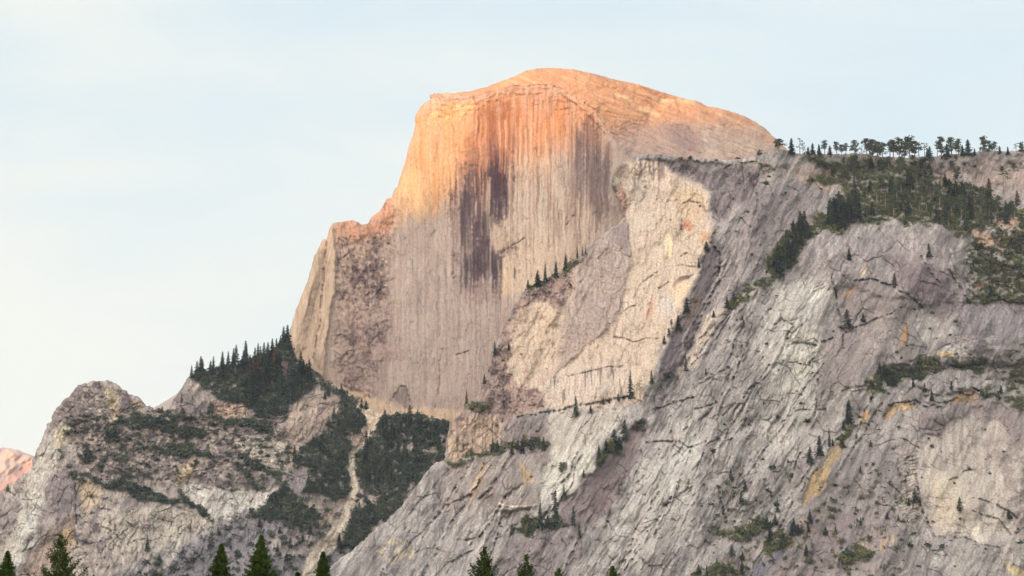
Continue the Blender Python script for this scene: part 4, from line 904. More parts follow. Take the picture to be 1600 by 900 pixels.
def bark_mat(name, c0, c1, s):
    m = bpy.data.materials.new(name); m.use_nodes = True
    n, l = m.node_tree.nodes, m.node_tree.links
    b = n['Principled BSDF']; b.inputs['Roughness'].default_value = 0.95
    t = n.new('ShaderNodeTexNoise'); t.inputs['Scale'].default_value = s; t.inputs['Detail'].default_value = 4
    g = n.new('ShaderNodeNewGeometry'); l.new(g.outputs['Position'], t.inputs['Vector'])
    r = n.new('ShaderNodeValToRGB'); r.color_ramp.elements[0].color = (*c0, 1); r.color_ramp.elements[1].color = (*c1, 1)
    l.new(t.outputs['Fac'], r.inputs[0]); l.new(r.outputs[0], b.inputs['Base Color'])
    return m
M_BARK = bark_mat('pine_bark', (0.13, 0.09, 0.07), (0.30, 0.21, 0.16), 0.6)
M_BARKD = bark_mat('dark_bark', (0.06, 0.045, 0.035), (0.14, 0.10, 0.08), 4)

class Geo:
    def __init__(s): s.v = []; s.f = []
    def quad(s, c, a, b):
        """a leafy card centred on c spanned by a and b, slightly folded"""
        n = len(s.v)
        s.v += [c - a - b, c + a - b * 0.6, c + a * 0.8 + b, c - a * 0.7 + b * 0.9]
        s.f.append((n, n + 1, n + 2, n + 3))
    def tube(s, pts, rads, k=5):
        base = len(s.v)
        for i, (p, r) in enumerate(zip(pts, rads)):
            d = (pts[min(i + 1, len(pts) - 1)] - pts[max(i - 1, 0)]).normalized()
            x = d.orthogonal().normalized(); y = d.cross(x)
            for j in range(k):
                a = 2 * math.pi * j / k
                s.v.append(p + x * (r * math.cos(a)) + y * (r * math.sin(a)))
        for i in range(len(pts) - 1):
            for j in range(k):
                a = base + i * k + j; b = base + i * k + (j + 1) % k
                s.f.append((a, b, b + k, a + k))
    def mesh(s, name, mat):
        me = bpy.data.meshes.new(name)
        me.from_pydata([tuple(p) for p in s.v], [], s.f); me.materials.append(mat)
        return me
def rv(q, s=1.0):
    while True:
        p = Vector((q.uniform(-1, 1), q.uniform(-1, 1), q.uniform(-1, 1)))
        if 0.01 < p.length < 1: return p * s
def trunk_mesh(q, kind, limbs=()):
    g = Geo(); w = 0.014 if kind == 'fir' else 0.017
    pts = [Vector((0, 0, -0.06))] + [Vector((q.gauss(0, .004), q.gauss(0, .004), z)) for z in (.15, .35, .55, .75, .97)]
    g.tube(pts, [w * 1.2, w, w * .85, w * .65, w * .4, w * .12], 6)
    for p in limbs: g.tube([Vector((0, 0, p.z - 0.06)), Vector((p.x * .5, p.y * .5, p.z - .035)), p], [w * .45, w * .3, w * .15], 4)
    return g.mesh('trunk', M_BARK)
def fir_crown(q, mat, width=0.13, low=0.10, gap=0.12, n=17):
    g = Geo()
    for i in range(n):
        z = low + (1 - low) * (i / n) ** 0.92
        r = width * (1 - (z - low) / (1 - low)) ** 0.8 * q.uniform(.75, 1.15) + 0.008
        for j in range(6):
            if q.random() < gap: continue
            a = 2 * math.pi * (j + q.random() * .8) / 6; rr = r * q.uniform(.6, 1.2)
            d = Vector((math.cos(a), math.sin(a), 0)); t = Vector((-d.y, d.x, 0))
            for f in (.35, .7, 1.0):
                c = d * rr * f + Vector((0, 0, z - rr * .35 * f + q.uniform(-.008, .008)))
                s = 0.030 * (1.15 - .4 * f) * (1.25 - z * .7)
                g.quad(c, (d * s * 1.3 + Vector((0, 0, -s * .5))), t * s + Vector((0, 0, q.uniform(-.5, .5) * s)))
                g.quad(c + Vector((0, 0, -s * .3)), Vector((q.uniform(-.3, .3) * s, q.uniform(-.3, .3) * s, s * .8)), (t * q.uniform(.4, 1) + d * q.uniform(-.6, .6)) * s)
    g.quad(Vector((0, 0, .985)), Vector((0, 0, .02)), Vector((.006, 0, 0))); g.quad(Vector((0, 0, .985)), Vector((0, 0, .02)), Vector((0, .006, 0)))
    return g.mesh('crown', mat)
def pine_tree_meshes(q, mat, low=0.42, spread=0.17, n=12, leaf=34):
    g = Geo(); limbs = []
    for i in range(n):
        z = low + (0.95 - low) * (i + q.random() * .8) / n
        a = q.uniform(0, 2 * math.pi); f = max(.12, (1 - z) / (1 - low)) ** .55 * (1 - max(0, low + .10 - z) * 3)
        r = spread * q.uniform(.25, 1.05) * f
        c = Vector((math.cos(a) * r, math.sin(a) * r, z)); limbs.append(c)
        br = q.uniform(.055, .095)
        for k in range(leaf):
            p = rv(q); p = Vector((p.x * br * 1.25, p.y * br * 1.25, p.z * br * .85))
            s = q.uniform(.014, .027)
            g.quad(c + p, rv(q).normalized() * s, rv(q).normalized() * s)
    return trunk_mesh(q, 'pine', limbs[:7]), g.mesh('crown', mat)
def shrub_mesh(q, mat, n=90):
    g = Geo()
    lob = [(rv(q) * .35, q.uniform(.35, .6)) for _ in range(5)]
    for k in range(n):
        c, r = q.choice(lob); p = rv(q).normalized() * r * q.uniform(.5, 1)
        p = c + p; p.z = abs(p.z) * .9
        s = q.uniform(.07, .16)
        g.quad(p, rv(q).normalized() * s, rv(q).normalized() * s)
    return g.mesh('shrub', mat)
q = random.Random(5)
FIRS = [(trunk_mesh(q, 'fir'), fir_crown(q, M_FIR, w, lo, gp)) for w, lo, gp in ((.125, .08, .1), (.15, .12, .2), (.10, .06, .15), (.17, .1, .15), (.12, .2, .3))]
BLUES = [(trunk_mesh(q, 'fir'), fir_crown(q, M_BLUE, w, lo, gp)) for w, lo, gp in ((.12, .08, .1), (.15, .1, .18), (.10, .06, .12), (.14, .18, .3), (.11, .1, .1))]
SLIM = [(trunk_mesh(q, 'fir'), fir_crown(q, M_FIR, w, lo, gp)) for w, lo, gp in ((.085, .06, .1), (.10, .08, .2))]
RUSTS = [(trunk_mesh(q, 'fir'), fir_crown(q, M_RUST, .12, .15, .35)), (trunk_mesh(q, 'fir'), fir_crown(q, M_RUST, .14, .12, .3))]
PINES = [pine_tree_meshes(q, M_PINE, lo, sp_, n) for lo, sp_, n in ((.34, .15, 17), (.24, .13, 17), (.42, .17, 15), (.28, .17, 20), (.45, .14, 12))]
SPARSE = [pine_tree_meshes(q, M_PINE, .35, .15, 6, 16), pine_tree_meshes(q, M_PINE, .5, .17, 5, 16)]
SHRUBS = [shrub_mesh(q, M_SHRUB) for _ in range(4)]
ORD = ['leftmost', 'second from the left', 'third from the left', 'fourth from the left', 'fifth from the left', 'sixth from the left', 'seventh from the left', 'eighth from the left', 'ninth from the left', 'tenth from the left',
       'eleventh from the left', 'twelfth from the left'] + [w_ + ' from the left' for w_ in ('thirteenth', 'fourteenth', 'fifteenth', 'sixteenth', 'seventeenth', 'eighteenth', 'nineteenth', 'twentieth', 'twenty-first', 'twenty-second', 'twenty-third', 'twenty-fourth', 'twenty-fifth')]
def tag(o, label, cat, group=None):
    o['label'] = label; o['category'] = cat
    if group: o['group'] = group
def put_tree(rock, px, pv, hpx, lib, label, group, name='fir_tree', cat='fir', sink=1.0, wide=1.0):
    Y = rock.depth_at(px, pv) - 1.0
    x, y, z = world_at(px, pv, Y); H = hpx * Y / FOC * 1.02
    e = bpy.data.objects.new(name, None); col.objects.link(e)
    e.empty_display_size = 0.3
    e.location = (x, y, z); wide *= 1.3 if lib in (FIRS, BLUES) else 1.12; e.scale = (H * wide, H * wide, H); e.rotation_euler = (0, 0, q.uniform(0, 6.28))
    tag(e, label, cat, group)
    tm, cm = q.choice(lib)
    t = bpy.data.objects.new('trunk', tm); c = bpy.data.objects.new('crown', cm)
    for o in (t, c): col.objects.link(o); o.parent = e
    return e
def put_shrub(rock, px, pv, wpx, label, group, asp=1.0):
    Y = rock.depth_at(px, pv) - 1.0
    x, y, z = world_at(px, pv, Y); W = wpx * Y / FOC * 0.78
    o = bpy.data.objects.new('shrub', q.choice(SHRUBS)); col.objects.link(o)
    o.location = (x, y, z - W * .3); o.scale = (W, W, W * asp); o.rotation_euler = (0, 0, q.uniform(0, 6.28))
    tag(o, label, 'shrub', group); return o
def inside(poly, x, y):
    return sdf_poly(poly, np.array([[x]], f32), np.array([[y]], f32))[0, 0] < 0
def scatter(poly, n, mind, key=None):
    xs = [p[0] for p in poly]; ys = [p[1] for p in poly]; out = []; tries = 0
    while len(out) < n and tries < n * 60:
        tries += 1
        x, y = q.uniform(min(xs), max(xs)), q.uniform(min(ys), max(ys))
        if inside(poly, x, y) and all((x - a) ** 2 + ((y - b) * 1.6) ** 2 > mind ** 2 for a, b in out): out.append((x, y))
    return out
def place_label(label, poly, x, y, size=None):
    xs = sorted(p[0] for p in poly); ys = sorted(p[1] for p in poly)
    fx = (x - xs[0]) / (xs[-1] - xs[0]); fy = (y - ys[0]) / (ys[-1] - ys[0])
    a = 'upper' if fy < .4 else ('lower' if fy > .65 else 'middle'); b = ['far left', 'left', 'centre', 'right', 'far right'][min(4, int(fx * 5))]
    z = '' if size is None else ('taller one, ' if size > .5 else 'shorter one, ')
    return f'{label}, {z}{a} {b}'
# --- skyline of the right rim: pines against the sky, each told apart by its place in the row
SKYL = [(1217, 216, 236, 'b'), (1237, 215, 240, 'f'), (1250, 214, 241, 's'), (1255, 223, 240, 's'), (1263, 229, 241, 'f'), (1270, 223, 242, 'f'), (1280, 225, 242, 'f'), (1289, 218, 242, 'p'), (1297, 227, 242, 'f'),
        (1307, 220, 243, 'p'), (1315, 225, 243, 'p'), (1322, 223, 243, 'p'), (1336, 218, 243, 'p'), (1347, 226, 246, 's'), (1354, 214, 247, 'p'), (1364, 216, 249, 'p'), (1371, 219, 248, 'p'), (1379, 222, 249, 'p'),
        (1391, 219, 249, 'p'), (1396, 216, 249, 'p'), (1405, 213, 249, 'p'), (1413, 219, 249, 'p'), (1421, 211, 249, 'p'), (1430, 218, 249, 'p'), (1436, 221, 248, 's'), (1445, 220, 247, 's'), (1453, 228, 247, 'f'),
        (1465, 218, 244, 's'), (1471, 212, 244, 'p'), (1480, 224, 244, 'f'), (1487, 213, 243, 'p'), (1498, 216, 242, 'p'), (1504, 226, 242, 'f'), (1513, 217, 242, 'f'), (1523, 232, 241, 'f'),
        (1537, 211, 240, 'p'), (1546, 219, 239, 'p'), (1554, 221, 239, 'p'), (1562, 228, 239, 'f'), (1575, 229, 240, 'f'), (1588, 222, 240, 's'), (1596, 221, 239, 'p'), (1608, 220, 239, 'p')]
RLAB = {'f': 'narrow dark fir', 's': 'thin sparse pine', 'p': 'round-topped pine', 'b': 'bushy rusty tree'}
cnts = {}
tot = {k_: sum(1 for s_ in SKYL if s_[3] == k_) for k_ in 'fspb'}
def ordinal(i): return ORD[i] if i < len(ORD) else f'number {i + 1} from the left'
for (x, t, b, kd) in SKYL:
    i = cnts.get(kd, 0); cnts[kd] = i + 1
    if kd == 'b': lab = 'bushy tree at the lower right end of the dome, first on the right skyline'
    else: lab = f'{RLAB[kd]} on the right skyline, {ordinal(i)} of its kind'
    put_tree(rb, x, b + 2, (b + 3 - t), {'f': FIRS, 's': SPARSE, 'p': PINES, 'b': PINES}[kd], lab, 'trees along the right skyline', 'fir_tree' if kd == 'f' else 'pine_tree', 'fir' if kd == 'f' else 'pine', wide={'p': 1.45, 'b': 2.2, 's': 1.3, 'f': 1.5}[kd])
# --- named single trees
ONE = [
 (rb, 985, 624, 46, SLIM, 'tall slim dark fir standing alone on the ledge across the beige cliff', 1.0), (rb, 1000, 620, 28, SPARSE, 'small bare-stemmed pine just right of the tall slim ledge fir', 1.1), (rb, 900, 652, 34, FIRS, 'dark fir at the left end of the ledge across the beige cliff', 1.1),
 (rb, 966, 627, 13, FIRS, 'tiny fir on the cliff ledge just left of the tall slim fir', 1.3), (rb, 952, 630, 10, FIRS, 'smallest seedling fir on the cliff ledge', 1.3), (rb, 943, 632, 10, FIRS, 'tiny fir midway along the beige cliff ledge', 1.5),
 (rb, 923, 645, 12, FIRS, 'stubby fir on the cliff ledge right of the ledge end fir', 1.8),
 (rb, 976, 690, 35, FIRS, 'topmost fir of the clump below the beige cliff', 1.2), (rb, 960, 706, 36, FIRS, 'broad dark fir, second down in the clump below the beige cliff', 1.5), (rb, 947, 712, 26, FIRS, 'fir between two others in the clump below the beige cliff', 1.6),
 (rb, 936, 728, 34, FIRS, 'lowest fir of the clump below the beige cliff', 1.2), (rb, 968, 703, 22, FIRS, 'short fir at the right side of the clump below the beige cliff', 1.6), (rb, 912, 745, 12, FIRS, 'small lone fir below the clump, on the dark ramp', 1.5),
 (rb, 828, 836, 22, FIRS, 'left end fir of the dark thicket on the lower slab', 1.4), (rb, 844, 832, 46, FIRS, 'tall left fir in the dark thicket on the lower slab', .9), (rb, 868, 826, 60, BLUES, 'tallest fir in the dark thicket on the lower slab', .9), (rb, 881, 780, 24, FIRS, 'fir on the ramp above the dark thicket', 1.1),
 (rb, 896, 822, 32, BLUES, 'right-hand fir of the dark thicket on the lower slab', 1.0), (rb, 905, 842, 26, BLUES, 'blue-dark fir hanging below the right end of the thicket', 1.0), (rb, 856, 828, 24, FIRS, 'short fir between the two tall ones of the thicket', 1.4), (rb, 800, 836, 18, FIRS, 'outlying fir just left of the dark thicket', 1.2),
 (rb, 825, 453, 17, FIRS, 'lowest small fir on the ledge under the dome face', 1.2), (rb, 840, 447, 26, FIRS, 'dense dark bushy fir on the ledge under the dome face', 1.7), (rb, 852, 441, 31, SLIM, 'slim fir right of the dense bushy one on the dome ledge', 1.0), (rb, 869, 433, 26, FIRS, 'conical fir in the middle of the dome ledge', 1.2),
 (rb, 884, 421, 25, FIRS, 'rounded fir, right of the middle one on the dome ledge', 1.3), (rb, 893, 414, 14, SPARSE, 'faint little pine near the top of the dome ledge', 1.2), (rb, 902, 404, 22, SLIM, 'thin spire fir near the upper end of the dome ledge', .9), (rb, 910, 400, 17, SLIM, 'thin spire fir, second from the upper end of the dome ledge', .8), (rb, 915, 398, 15, SLIM, 'uppermost thin spire fir of the dome ledge', .8),
 (rb, 773, 557, 26, FIRS, 'small fir on the brown edge right of the great face', 1.0), (rb, 729, 632, 24, SLIM, 'thin fir on the green knob at the foot of the great face', 1.0), (rb, 795, 547, 12, FIRS, 'tiny fir on the brown broken rock by the great face', 1.4),
 (rb, 757, 600, 16, FIRS, 'small dark fir on the edge above the green knob', 1.4),
 (rb, 1327, 668, 44, FIRS, 'tall fir above the golden rock scar', 1.2), (rb, 1281, 718, 38, FIRS, 'fir standing at the upper left edge of the golden scar', 1.3), (rb, 1266, 726, 29, FIRS, 'left-hand fir beside the golden scar', 1.4), (rb, 1296, 698, 30, SLIM, 'slim fir between the golden scar firs and the taller fir', 1.0), (rb, 1301, 697, 12, FIRS, 'stubby fir above the golden scar', 1.8),
 (rb, 1318, 672, 14, FIRS, 'small fir at the left foot of the tall fir above the scar', 1.5),
 (rb, 1324, 514, 32, FIRS, 'single dark fir in the middle of the grey slab', 1.5), (rb, 1349, 504, 15, FIRS, 'small fir right of the single dark slab fir', 1.6), (rb, 1540, 570, 20, BLUES, 'blue-green fir among the boulders at the right', 1.5), (rb, 1327, 406, 20, FIRS, 'dark fir on the grey nose under the terrace', 1.6), (rb, 1307, 466, 22, FIRS, 'narrow dark fir in the crack right of the pale slab', .9),
 (rb, 1452, 405, 26, FIRS, 'dark fir in the gully of the grey nose', 1.2), (rb, 1398, 446, 20, FIRS, 'fir on the overlap under the grey nose', 1.4),
 (rb, 1104, 394, 18, FIRS, 'bush-like fir at the head of the rib gully', 1.8), (rb, 1092, 418, 16, FIRS, 'small fir in the rib gully below the head', 1.2), (rb, 1073, 490, 26, FIRS, 'dark fir on the rib below the pale pillar', 1.3), (rb, 1060, 517, 26, BLUES, 'bluish fir low on the rib crest', 1.4), (rb, 1049, 510, 12, PINES, 'yellow-green small pine on the rib crest', 1.3),
 (rb, 1045, 528, 16, PINES, 'small pine at the lower rib crest', 1.2), (rb, 1038, 538, 14, FIRS, 'lowest small fir on the rib crest', 1.5), (rb, 1018, 600, 22, FIRS, 'faint fir on the grey slope right of the ledge', 1.0), (rb, 1038, 622, 16, FIRS, 'small grey-green fir under the round bush', 1.0), (rb, 1072, 580, 24, FIRS, 'thin fir in the dark groove right of the rib', .9), (rb, 1103, 588, 14, FIRS, 'small fir on the slab right of the dark groove', 1.2), (rb, 1160, 510, 18, FIRS, 'small dark fir in the joint under the terrace tail', 1.1),
 (rb, 1136, 482, 20, FIRS, 'fir at the lower tip of the terrace tail', 1.5), (rb, 1147, 472, 16, FIRS, 'second fir up from the tip of the terrace tail', 1.6), (rb, 1115, 496, 11, FIRS, 'bushy fir below the tip of the terrace tail', 2.0),
 (rb, 1142, 750, 20, FIRS, 'fir in the hollow of the lower slab', 1.2), (rb, 1164, 768, 20, FIRS, 'fir leaning out of the hollow in the lower slab', 1.2), (rb, 1158, 788, 20, FIRS, 'fir below the hollow in the lower slab', 1.2), (rb, 1130, 804, 18, FIRS, 'lone blue-dark fir beneath the slab hollow', 1.2), (rb, 1260, 872, 22, FIRS, 'lone fir on the grey-blue rock near the bottom edge', 1.3),
 (rb, 1215, 800, 24, FIRS, 'slim dark fir under the pale slab edge', .9), (rb, 1500, 800, 24, FIRS, 'fir beside the fluted pale slab', 1.3), (rb, 1577, 812, 16, FIRS, 'round dark fir right of the fluted pale slab', 2.0), (rb, 1430, 786, 24, FIRS, 'dark fir below the folded rock band', 1.6),
 (rb, 1546, 308, 32, RUSTS, 'reddish dead tree on the right of the wooded terrace', 1.5), (rb, 1590, 322, 26, RUSTS, 'rust-brown dead tree at the right edge of the terrace', 1.5), (rb, 1572, 300, 44, SPARSE, 'pale-trunked pine on the rocks at the far right', 1.4),
 (lr, 136, 722, 30, BLUES, 'dark fir clinging to the cliff under the small dome', 1.4), (lr, 152, 664, 16, BLUES, 'small fir on the rough wall of the small dome', 1.3), (lr, 158, 738, 20, BLUES, 'narrow fir in the groove under the small dome', .9), (lr, 168, 692, 22, BLUES, 'left fir of the dark clump on the small dome', 1.5), (lr, 180, 690, 24, BLUES, 'right fir of the dark clump on the small dome', 1.5),
 (lr, 12, 768, 12, BLUES, 'tiny fir on the ridge skyline beside the pink peak', 1.8), (lr, 253, 646, 12, BLUES, 'small fir in the notch right of the small dome', 1.8), (lr, 238, 708, 11, BLUES, 'small fir on the ledges below the notch', 1.6), (lr, 230, 862, 26, BLUES, 'narrow dark fir at the foot of the pale left cliff', 1.2), (lr, 285, 650, 14, PINES, 'squat pine on the ledge under the wooded hump', 1.8),
 (lr, 330, 652, 22, PINES, 'brownish pine on the ledge under the wooded hump', 1.3), (lr, 443, 768, 12, BLUES, 'small fir at the top of the gully thicket', 1.6), (lr, 436, 790, 26, BLUES, 'dark fir over the central brush in the gully', 1.5), (lr, 460, 712, 18, BLUES, 'small fir against the pale smooth slab', 1.2), (lr, 640, 668, 36, FIRS, 'tall fir on the skyline of the gully wood below the face', 1.1),
 (lr, 565, 640, 18, FIRS, 'lone fir at the top of the debris chute', 1.4), (lr, 530, 860, 26, BLUES, 'fir at the lower right bank of the debris chute', 1.3), (lr, 568, 868, 18, BLUES, 'small fir on the slab edge above the near pines', 1.3), (lr, 572, 640, 14, FIRS, 'bushy fir just right of the chute top', 1.8)]
for (rk, x, b, h, lib, lab, wd) in ONE:
    pine = lib in (PINES, SPARSE)
    put_tree(rk, x, b, h, lib, lab, None, 'pine_tree' if pine else 'fir_tree', 'pine' if pine else ('dead tree' if lib is RUSTS else 'fir'), wide=wd)
# --- stands, where single trees cannot be told from their neighbours
def stand(rk, poly, n, mind, hr, libs, label, group, wide=1.2, top=None):
    for (x, y) in sorted(scatter(poly, n, mind), key=lambda p: p[1]):
        nm, lib = q.choice(libs); h = q.uniform(*hr)
        put_tree(rk, x, y, h, lib, place_label(label, poly, x, y, (h - hr[0]) / (hr[1] - hr[0])), group, nm, 'pine' if nm == 'pine_tree' else 'fir', wide=wide * q.uniform(.85, 1.2))
FB = [('fir_tree', BLUES)] * 5 + [('fir_tree', FIRS)] * 2
stand(lr, [(300, 584), (345, 574), (400, 556), (452, 532), (456, 560), (445, 575), (400, 585), (350, 600), (310, 598)], 20, 8, (20, 32), FB, 'dark fir cresting the wooded hump', 'firs along the crest of the wooded hump')
stand(lr, [(352, 612), (400, 585), (470, 575), (492, 592), (470, 618), (445, 640), (420, 655), (388, 640)], 26, 8, (26, 40), FB, 'dark fir on slope of the wooded hump', 'firs crowding the slope of the wooded hump')
for (x, y, h) in ((299, 592, 22), (316, 586, 26), (333, 584, 28), (347, 582, 34), (356, 580, 32), (368, 578, 40), (383, 576, 45), (398, 572, 30), (412, 566, 32), (425, 558, 30), (438, 550, 26)):
    i = [299, 316, 333, 347, 356, 368, 383, 398, 412, 425, 438].index(x)
    put_tree(lr, x, y, h, BLUES, 'spired fir standing out on the hump skyline, ' + ORD[i], 'spired firs on the hump skyline', wide=1.05)
for (x, y) in ((388, 592), (395, 590), (402, 588), (428, 574)):
    put_tree(lr, x, y, 34, RUSTS, 'reddish dying fir among the green firs of the wooded hump', 'reddish firs on the wooded hump', 'fir_tree', 'dead tree', wide=1.1)
stand(lr, [(500, 600), (560, 626), (570, 655), (530, 665), (500, 655)], 6, 9, (10, 18), FB, 'fir in the strip under the face', 'small firs in the strip under the great face', 1.5)
stand(lr, [(572, 700), (590, 665), (650, 660), (698, 665), (690, 712), (650, 750), (600, 772), (562, 755)], 32, 9, (18, 32), FB, 'fir in the gully wood', 'firs of the gully wood', 1.2)
stand(lr, [(465, 700), (540, 690), (545, 765), (500, 772), (470, 750)], 8, 9, (12, 22), FB, 'fir left of the debris chute', 'firs left of the debris chute', 1.4)
stand(lr, [(560, 800), (620, 775), (600, 812), (555, 855)], 6, 8, (12, 22), FB, 'fir on the bank below gully wood', 'firs on the bank below the gully wood', 1.3)
stand(lr, [(230, 880), (340, 830), (420, 815), (500, 835), (440, 900), (230, 910)], 11, 12, (9, 16), FB, 'bluish fir on the grey scree', 'firs scattered over the grey scree', 1.7)
PM = [('pine_tree', PINES)] * 4 + [('fir_tree', FIRS)] * 2 + [('pine_tree', SPARSE)]
stand(rb, [(1330, 262), (1480, 262), (1540, 300), (1520, 320), (1340, 318), (1310, 300)], 40, 9, (20, 36), PM, 'tree on the upper wooded terrace', 'trees on the upper wooded terrace', 1.25)
stand(rb, [(1290, 350), (1320, 318), (1540, 320), (1600, 335), (1600, 352), (1500, 362), (1400, 348)], 38, 10, (24, 40), PM, 'tree on the lower wooded terrace', 'trees on the lower wooded terrace', 1.2)
stand(rb, [(1300, 345), (1330, 338), (1345, 350), (1320, 362), (1290, 362)], 9, 6, (36, 50), [('fir_tree', FIRS)], 'fir of the clump at terrace corner', 'tall firs at the terrace corner', 1.1)
stand(rb, [(1200, 430), (1235, 380), (1262, 360), (1262, 372), (1240, 408), (1210, 446), (1185, 452)], 15, 8, (26, 42), [('fir_tree', FIRS)], 'fir of the line below the terrace', 'firs running down from the terrace', 1.2)
stand(rb, [(1365, 600), (1375, 585), (1420, 590), (1468, 572), (1470, 585), (1400, 608)], 12, 7, (18, 28), FB, 'fir on the ledge below the nose', 'firs on the ledge below the grey nose', 1.2)
stand(rb, [(1170, 845), (1210, 815), (1240, 830), (1290, 800), (1300, 815), (1220, 862)], 12, 7, (14, 24), FB + [('fir_tree', FIRS)] * 4, 'fir in gully below the pale slab', 'firs in the gully below the pale slab', 1.5)
stand(rb, [(1085, 905), (1110, 875), (1160, 868), (1170, 900), (1130, 925)], 8, 8, (14, 24), FB, 'fir in the bottom thicket', 'firs in the bottom thicket', 1.4)
stand(rb, [(765, 708), (800, 700), (850, 698), (850, 705), (790, 712)], 8, 7, (14, 24), FB, 'fir on ledge atop lower left slab', 'firs atop the lower left slab', 1.3)
stand(rb, [(1520, 360), (1600, 350), (1600, 470), (1520, 465)], 6, 10, (9, 15), [('fir_tree', FIRS)], 'fir in scrub at the right edge', 'short firs at the right edge', 2.0)
stand(rb, [(1310, 250), (1500, 250), (1600, 262), (1600, 275), (1310, 262)], 20, 10, (10, 18), PM, 'low tree below the right skyline', 'low trees below the right skyline', 1.6)
stand(rb, [(1310, 700), (1440, 690), (1420, 860), (1240, 860), (1250, 800)], 9, 16, (10, 18), [('fir_tree', FIRS)], 'small fir on broken rock below the scar', 'small firs below the golden scar', 1.5)
stand(rb, [(1360, 640), (1480, 560), (1600, 570), (1600, 640), (1450, 640)], 6, 12, (12, 18), [('fir_tree', FIRS)], 'fir among boulders of the right ledge', 'firs among the right boulders', 1.5)
# --- shrubs
SH1 = [(1042, 584, 22, 'large rounded green bush on the slope right of the ledge', .8), (1002, 656, 24, 'dark bush at the top of the fir clump ramp', .5), (1113, 702, 16, 'olive bush on the bright slab right of centre', .8), (1214, 650, 12, 'left one of two bushes on the pale slab', 1), (1262, 656, 14, 'right one of two bushes on the pale slab', .8),
       (1456, 697, 10, 'single round bush on the fluted slab', .9), (1206, 730, 14, 'dark v-shaped bush on the lower pale slab', 1.6), (1232, 722, 9, 'narrow bush right of the v-shaped one', 1.6), (1236, 742, 9, 'bush at the foot of the pointed crack', 1.4), (1170, 664, 9, 'small bush between bright slab and pale slab', 1.2), (1168, 330, 12, 'dark bush under the pillar band', 1), (1195, 285, 14, 'dark bush in the grey wall below the dome foot', .9),
       (1078, 246, 11, 'left bush on the shelf under the dome cap', .9), (1090, 250, 9, 'second bush on the shelf under the dome cap', .8), (1120, 250, 9, 'middle bush on the shelf under the dome cap', .8), (1153, 246, 10, 'right bush on the shelf under the dome cap', .8), (1187, 240, 12, 'upright bush at the right end of the shelf', 1.3),
       (1450, 850, 16, 'left bush in the bottom right corner cluster', .8), (1470, 852, 18, 'right bush in the bottom right corner cluster', .7), (1422, 852, 13, 'bush left of the bottom corner cluster', 1.2), (1408, 842, 11, 'upper bush near the bottom corner cluster', 1), (1596, 846, 20, 'large dark bush cut by the right edge', .9), (1475, 850, 9, 'small bush under the fluted slab', .8),
       (1320, 862, 26, 'wide spreading bush near the bottom right', .6), (1356, 866, 20, 'second spreading bush near the bottom right', .8), (1325, 886, 22, 'low green bush at the bottom edge right', .6), (1435, 884, 12, 'small bush on the bottom edge right', .8), (1395, 700, 8, 'tiny bush on the dark rock above the fold', .9)]
for (x, y, w, lab, asp) in SH1: put_shrub(rb, x, y, w, lab, None, asp)
def shrubs(rk, poly, n, mind, wr, lab, grp):
    for (x, y) in scatter(poly, n, mind): put_shrub(rk, x, y, q.uniform(*wr), place_label(lab, poly, x, y), grp, q.uniform(.6, 1.2))
shrubs(rb, [(1130, 420), (1250, 440), (1280, 600), (1220, 780), (1050, 880), (960, 880), (1010, 740), (1060, 600)], 45, 20, (3.5, 8), 'small shrub in a joint of the great grey slab', 'shrubs in the joints of the grey slab')
shrubs(rb, [(1290, 460), (1480, 480), (1560, 600), (1440, 680), (1400, 860), (1250, 860), (1300, 700)], 60, 16, (4, 10), 'dark shrub on the broken rock right of the great slab', 'shrubs right of the great slab')
shrubs(rb, [(1100, 740), (1220, 760), (1240, 850), (1100, 870)], 26, 12, (5, 12), 'green shrub in the lower hollow of the slab', 'shrubs in the lower hollow')
shrubs(rb, [(1130, 260), (1290, 255), (1300, 300), (1200, 400), (1150, 420), (1130, 340)], 24, 15, (3.5, 9), 'small shrub on the grey wall under the right end of the dome', 'shrubs under the dome end')
shrubs(rb, [(800, 480), (860, 560), (850, 690), (720, 700), (760, 600)], 20, 13, (3.5, 7), 'small shrub on the brown broken rock beside the great face', 'shrubs on the brown broken rock')
shrubs(rb, [(1440, 650), (1600, 650), (1600, 900), (1440, 900)], 22, 20, (4, 9), 'shrub around the fluted pale slab', 'shrubs around the fluted slab')
shrubs(rb, [(640, 790), (850, 740), (900, 860), (700, 890)], 12, 20, (3, 6), 'tiny shrub on the lower left slab', 'shrubs on the lower left slab')
shrubs(lr, [(100, 640), (230, 640), (440, 660), (440, 740), (240, 740), (110, 720)], 50, 13, (4, 9), 'dark shrub on the ledges right of the small dome', 'shrubs on the left ridge ledges')
shrubs(lr, [(120, 770), (330, 800), (220, 890), (60, 890)], 14, 20, (3, 6), 'tiny shrub on the pale left cliff', 'shrubs on the pale left cliff')
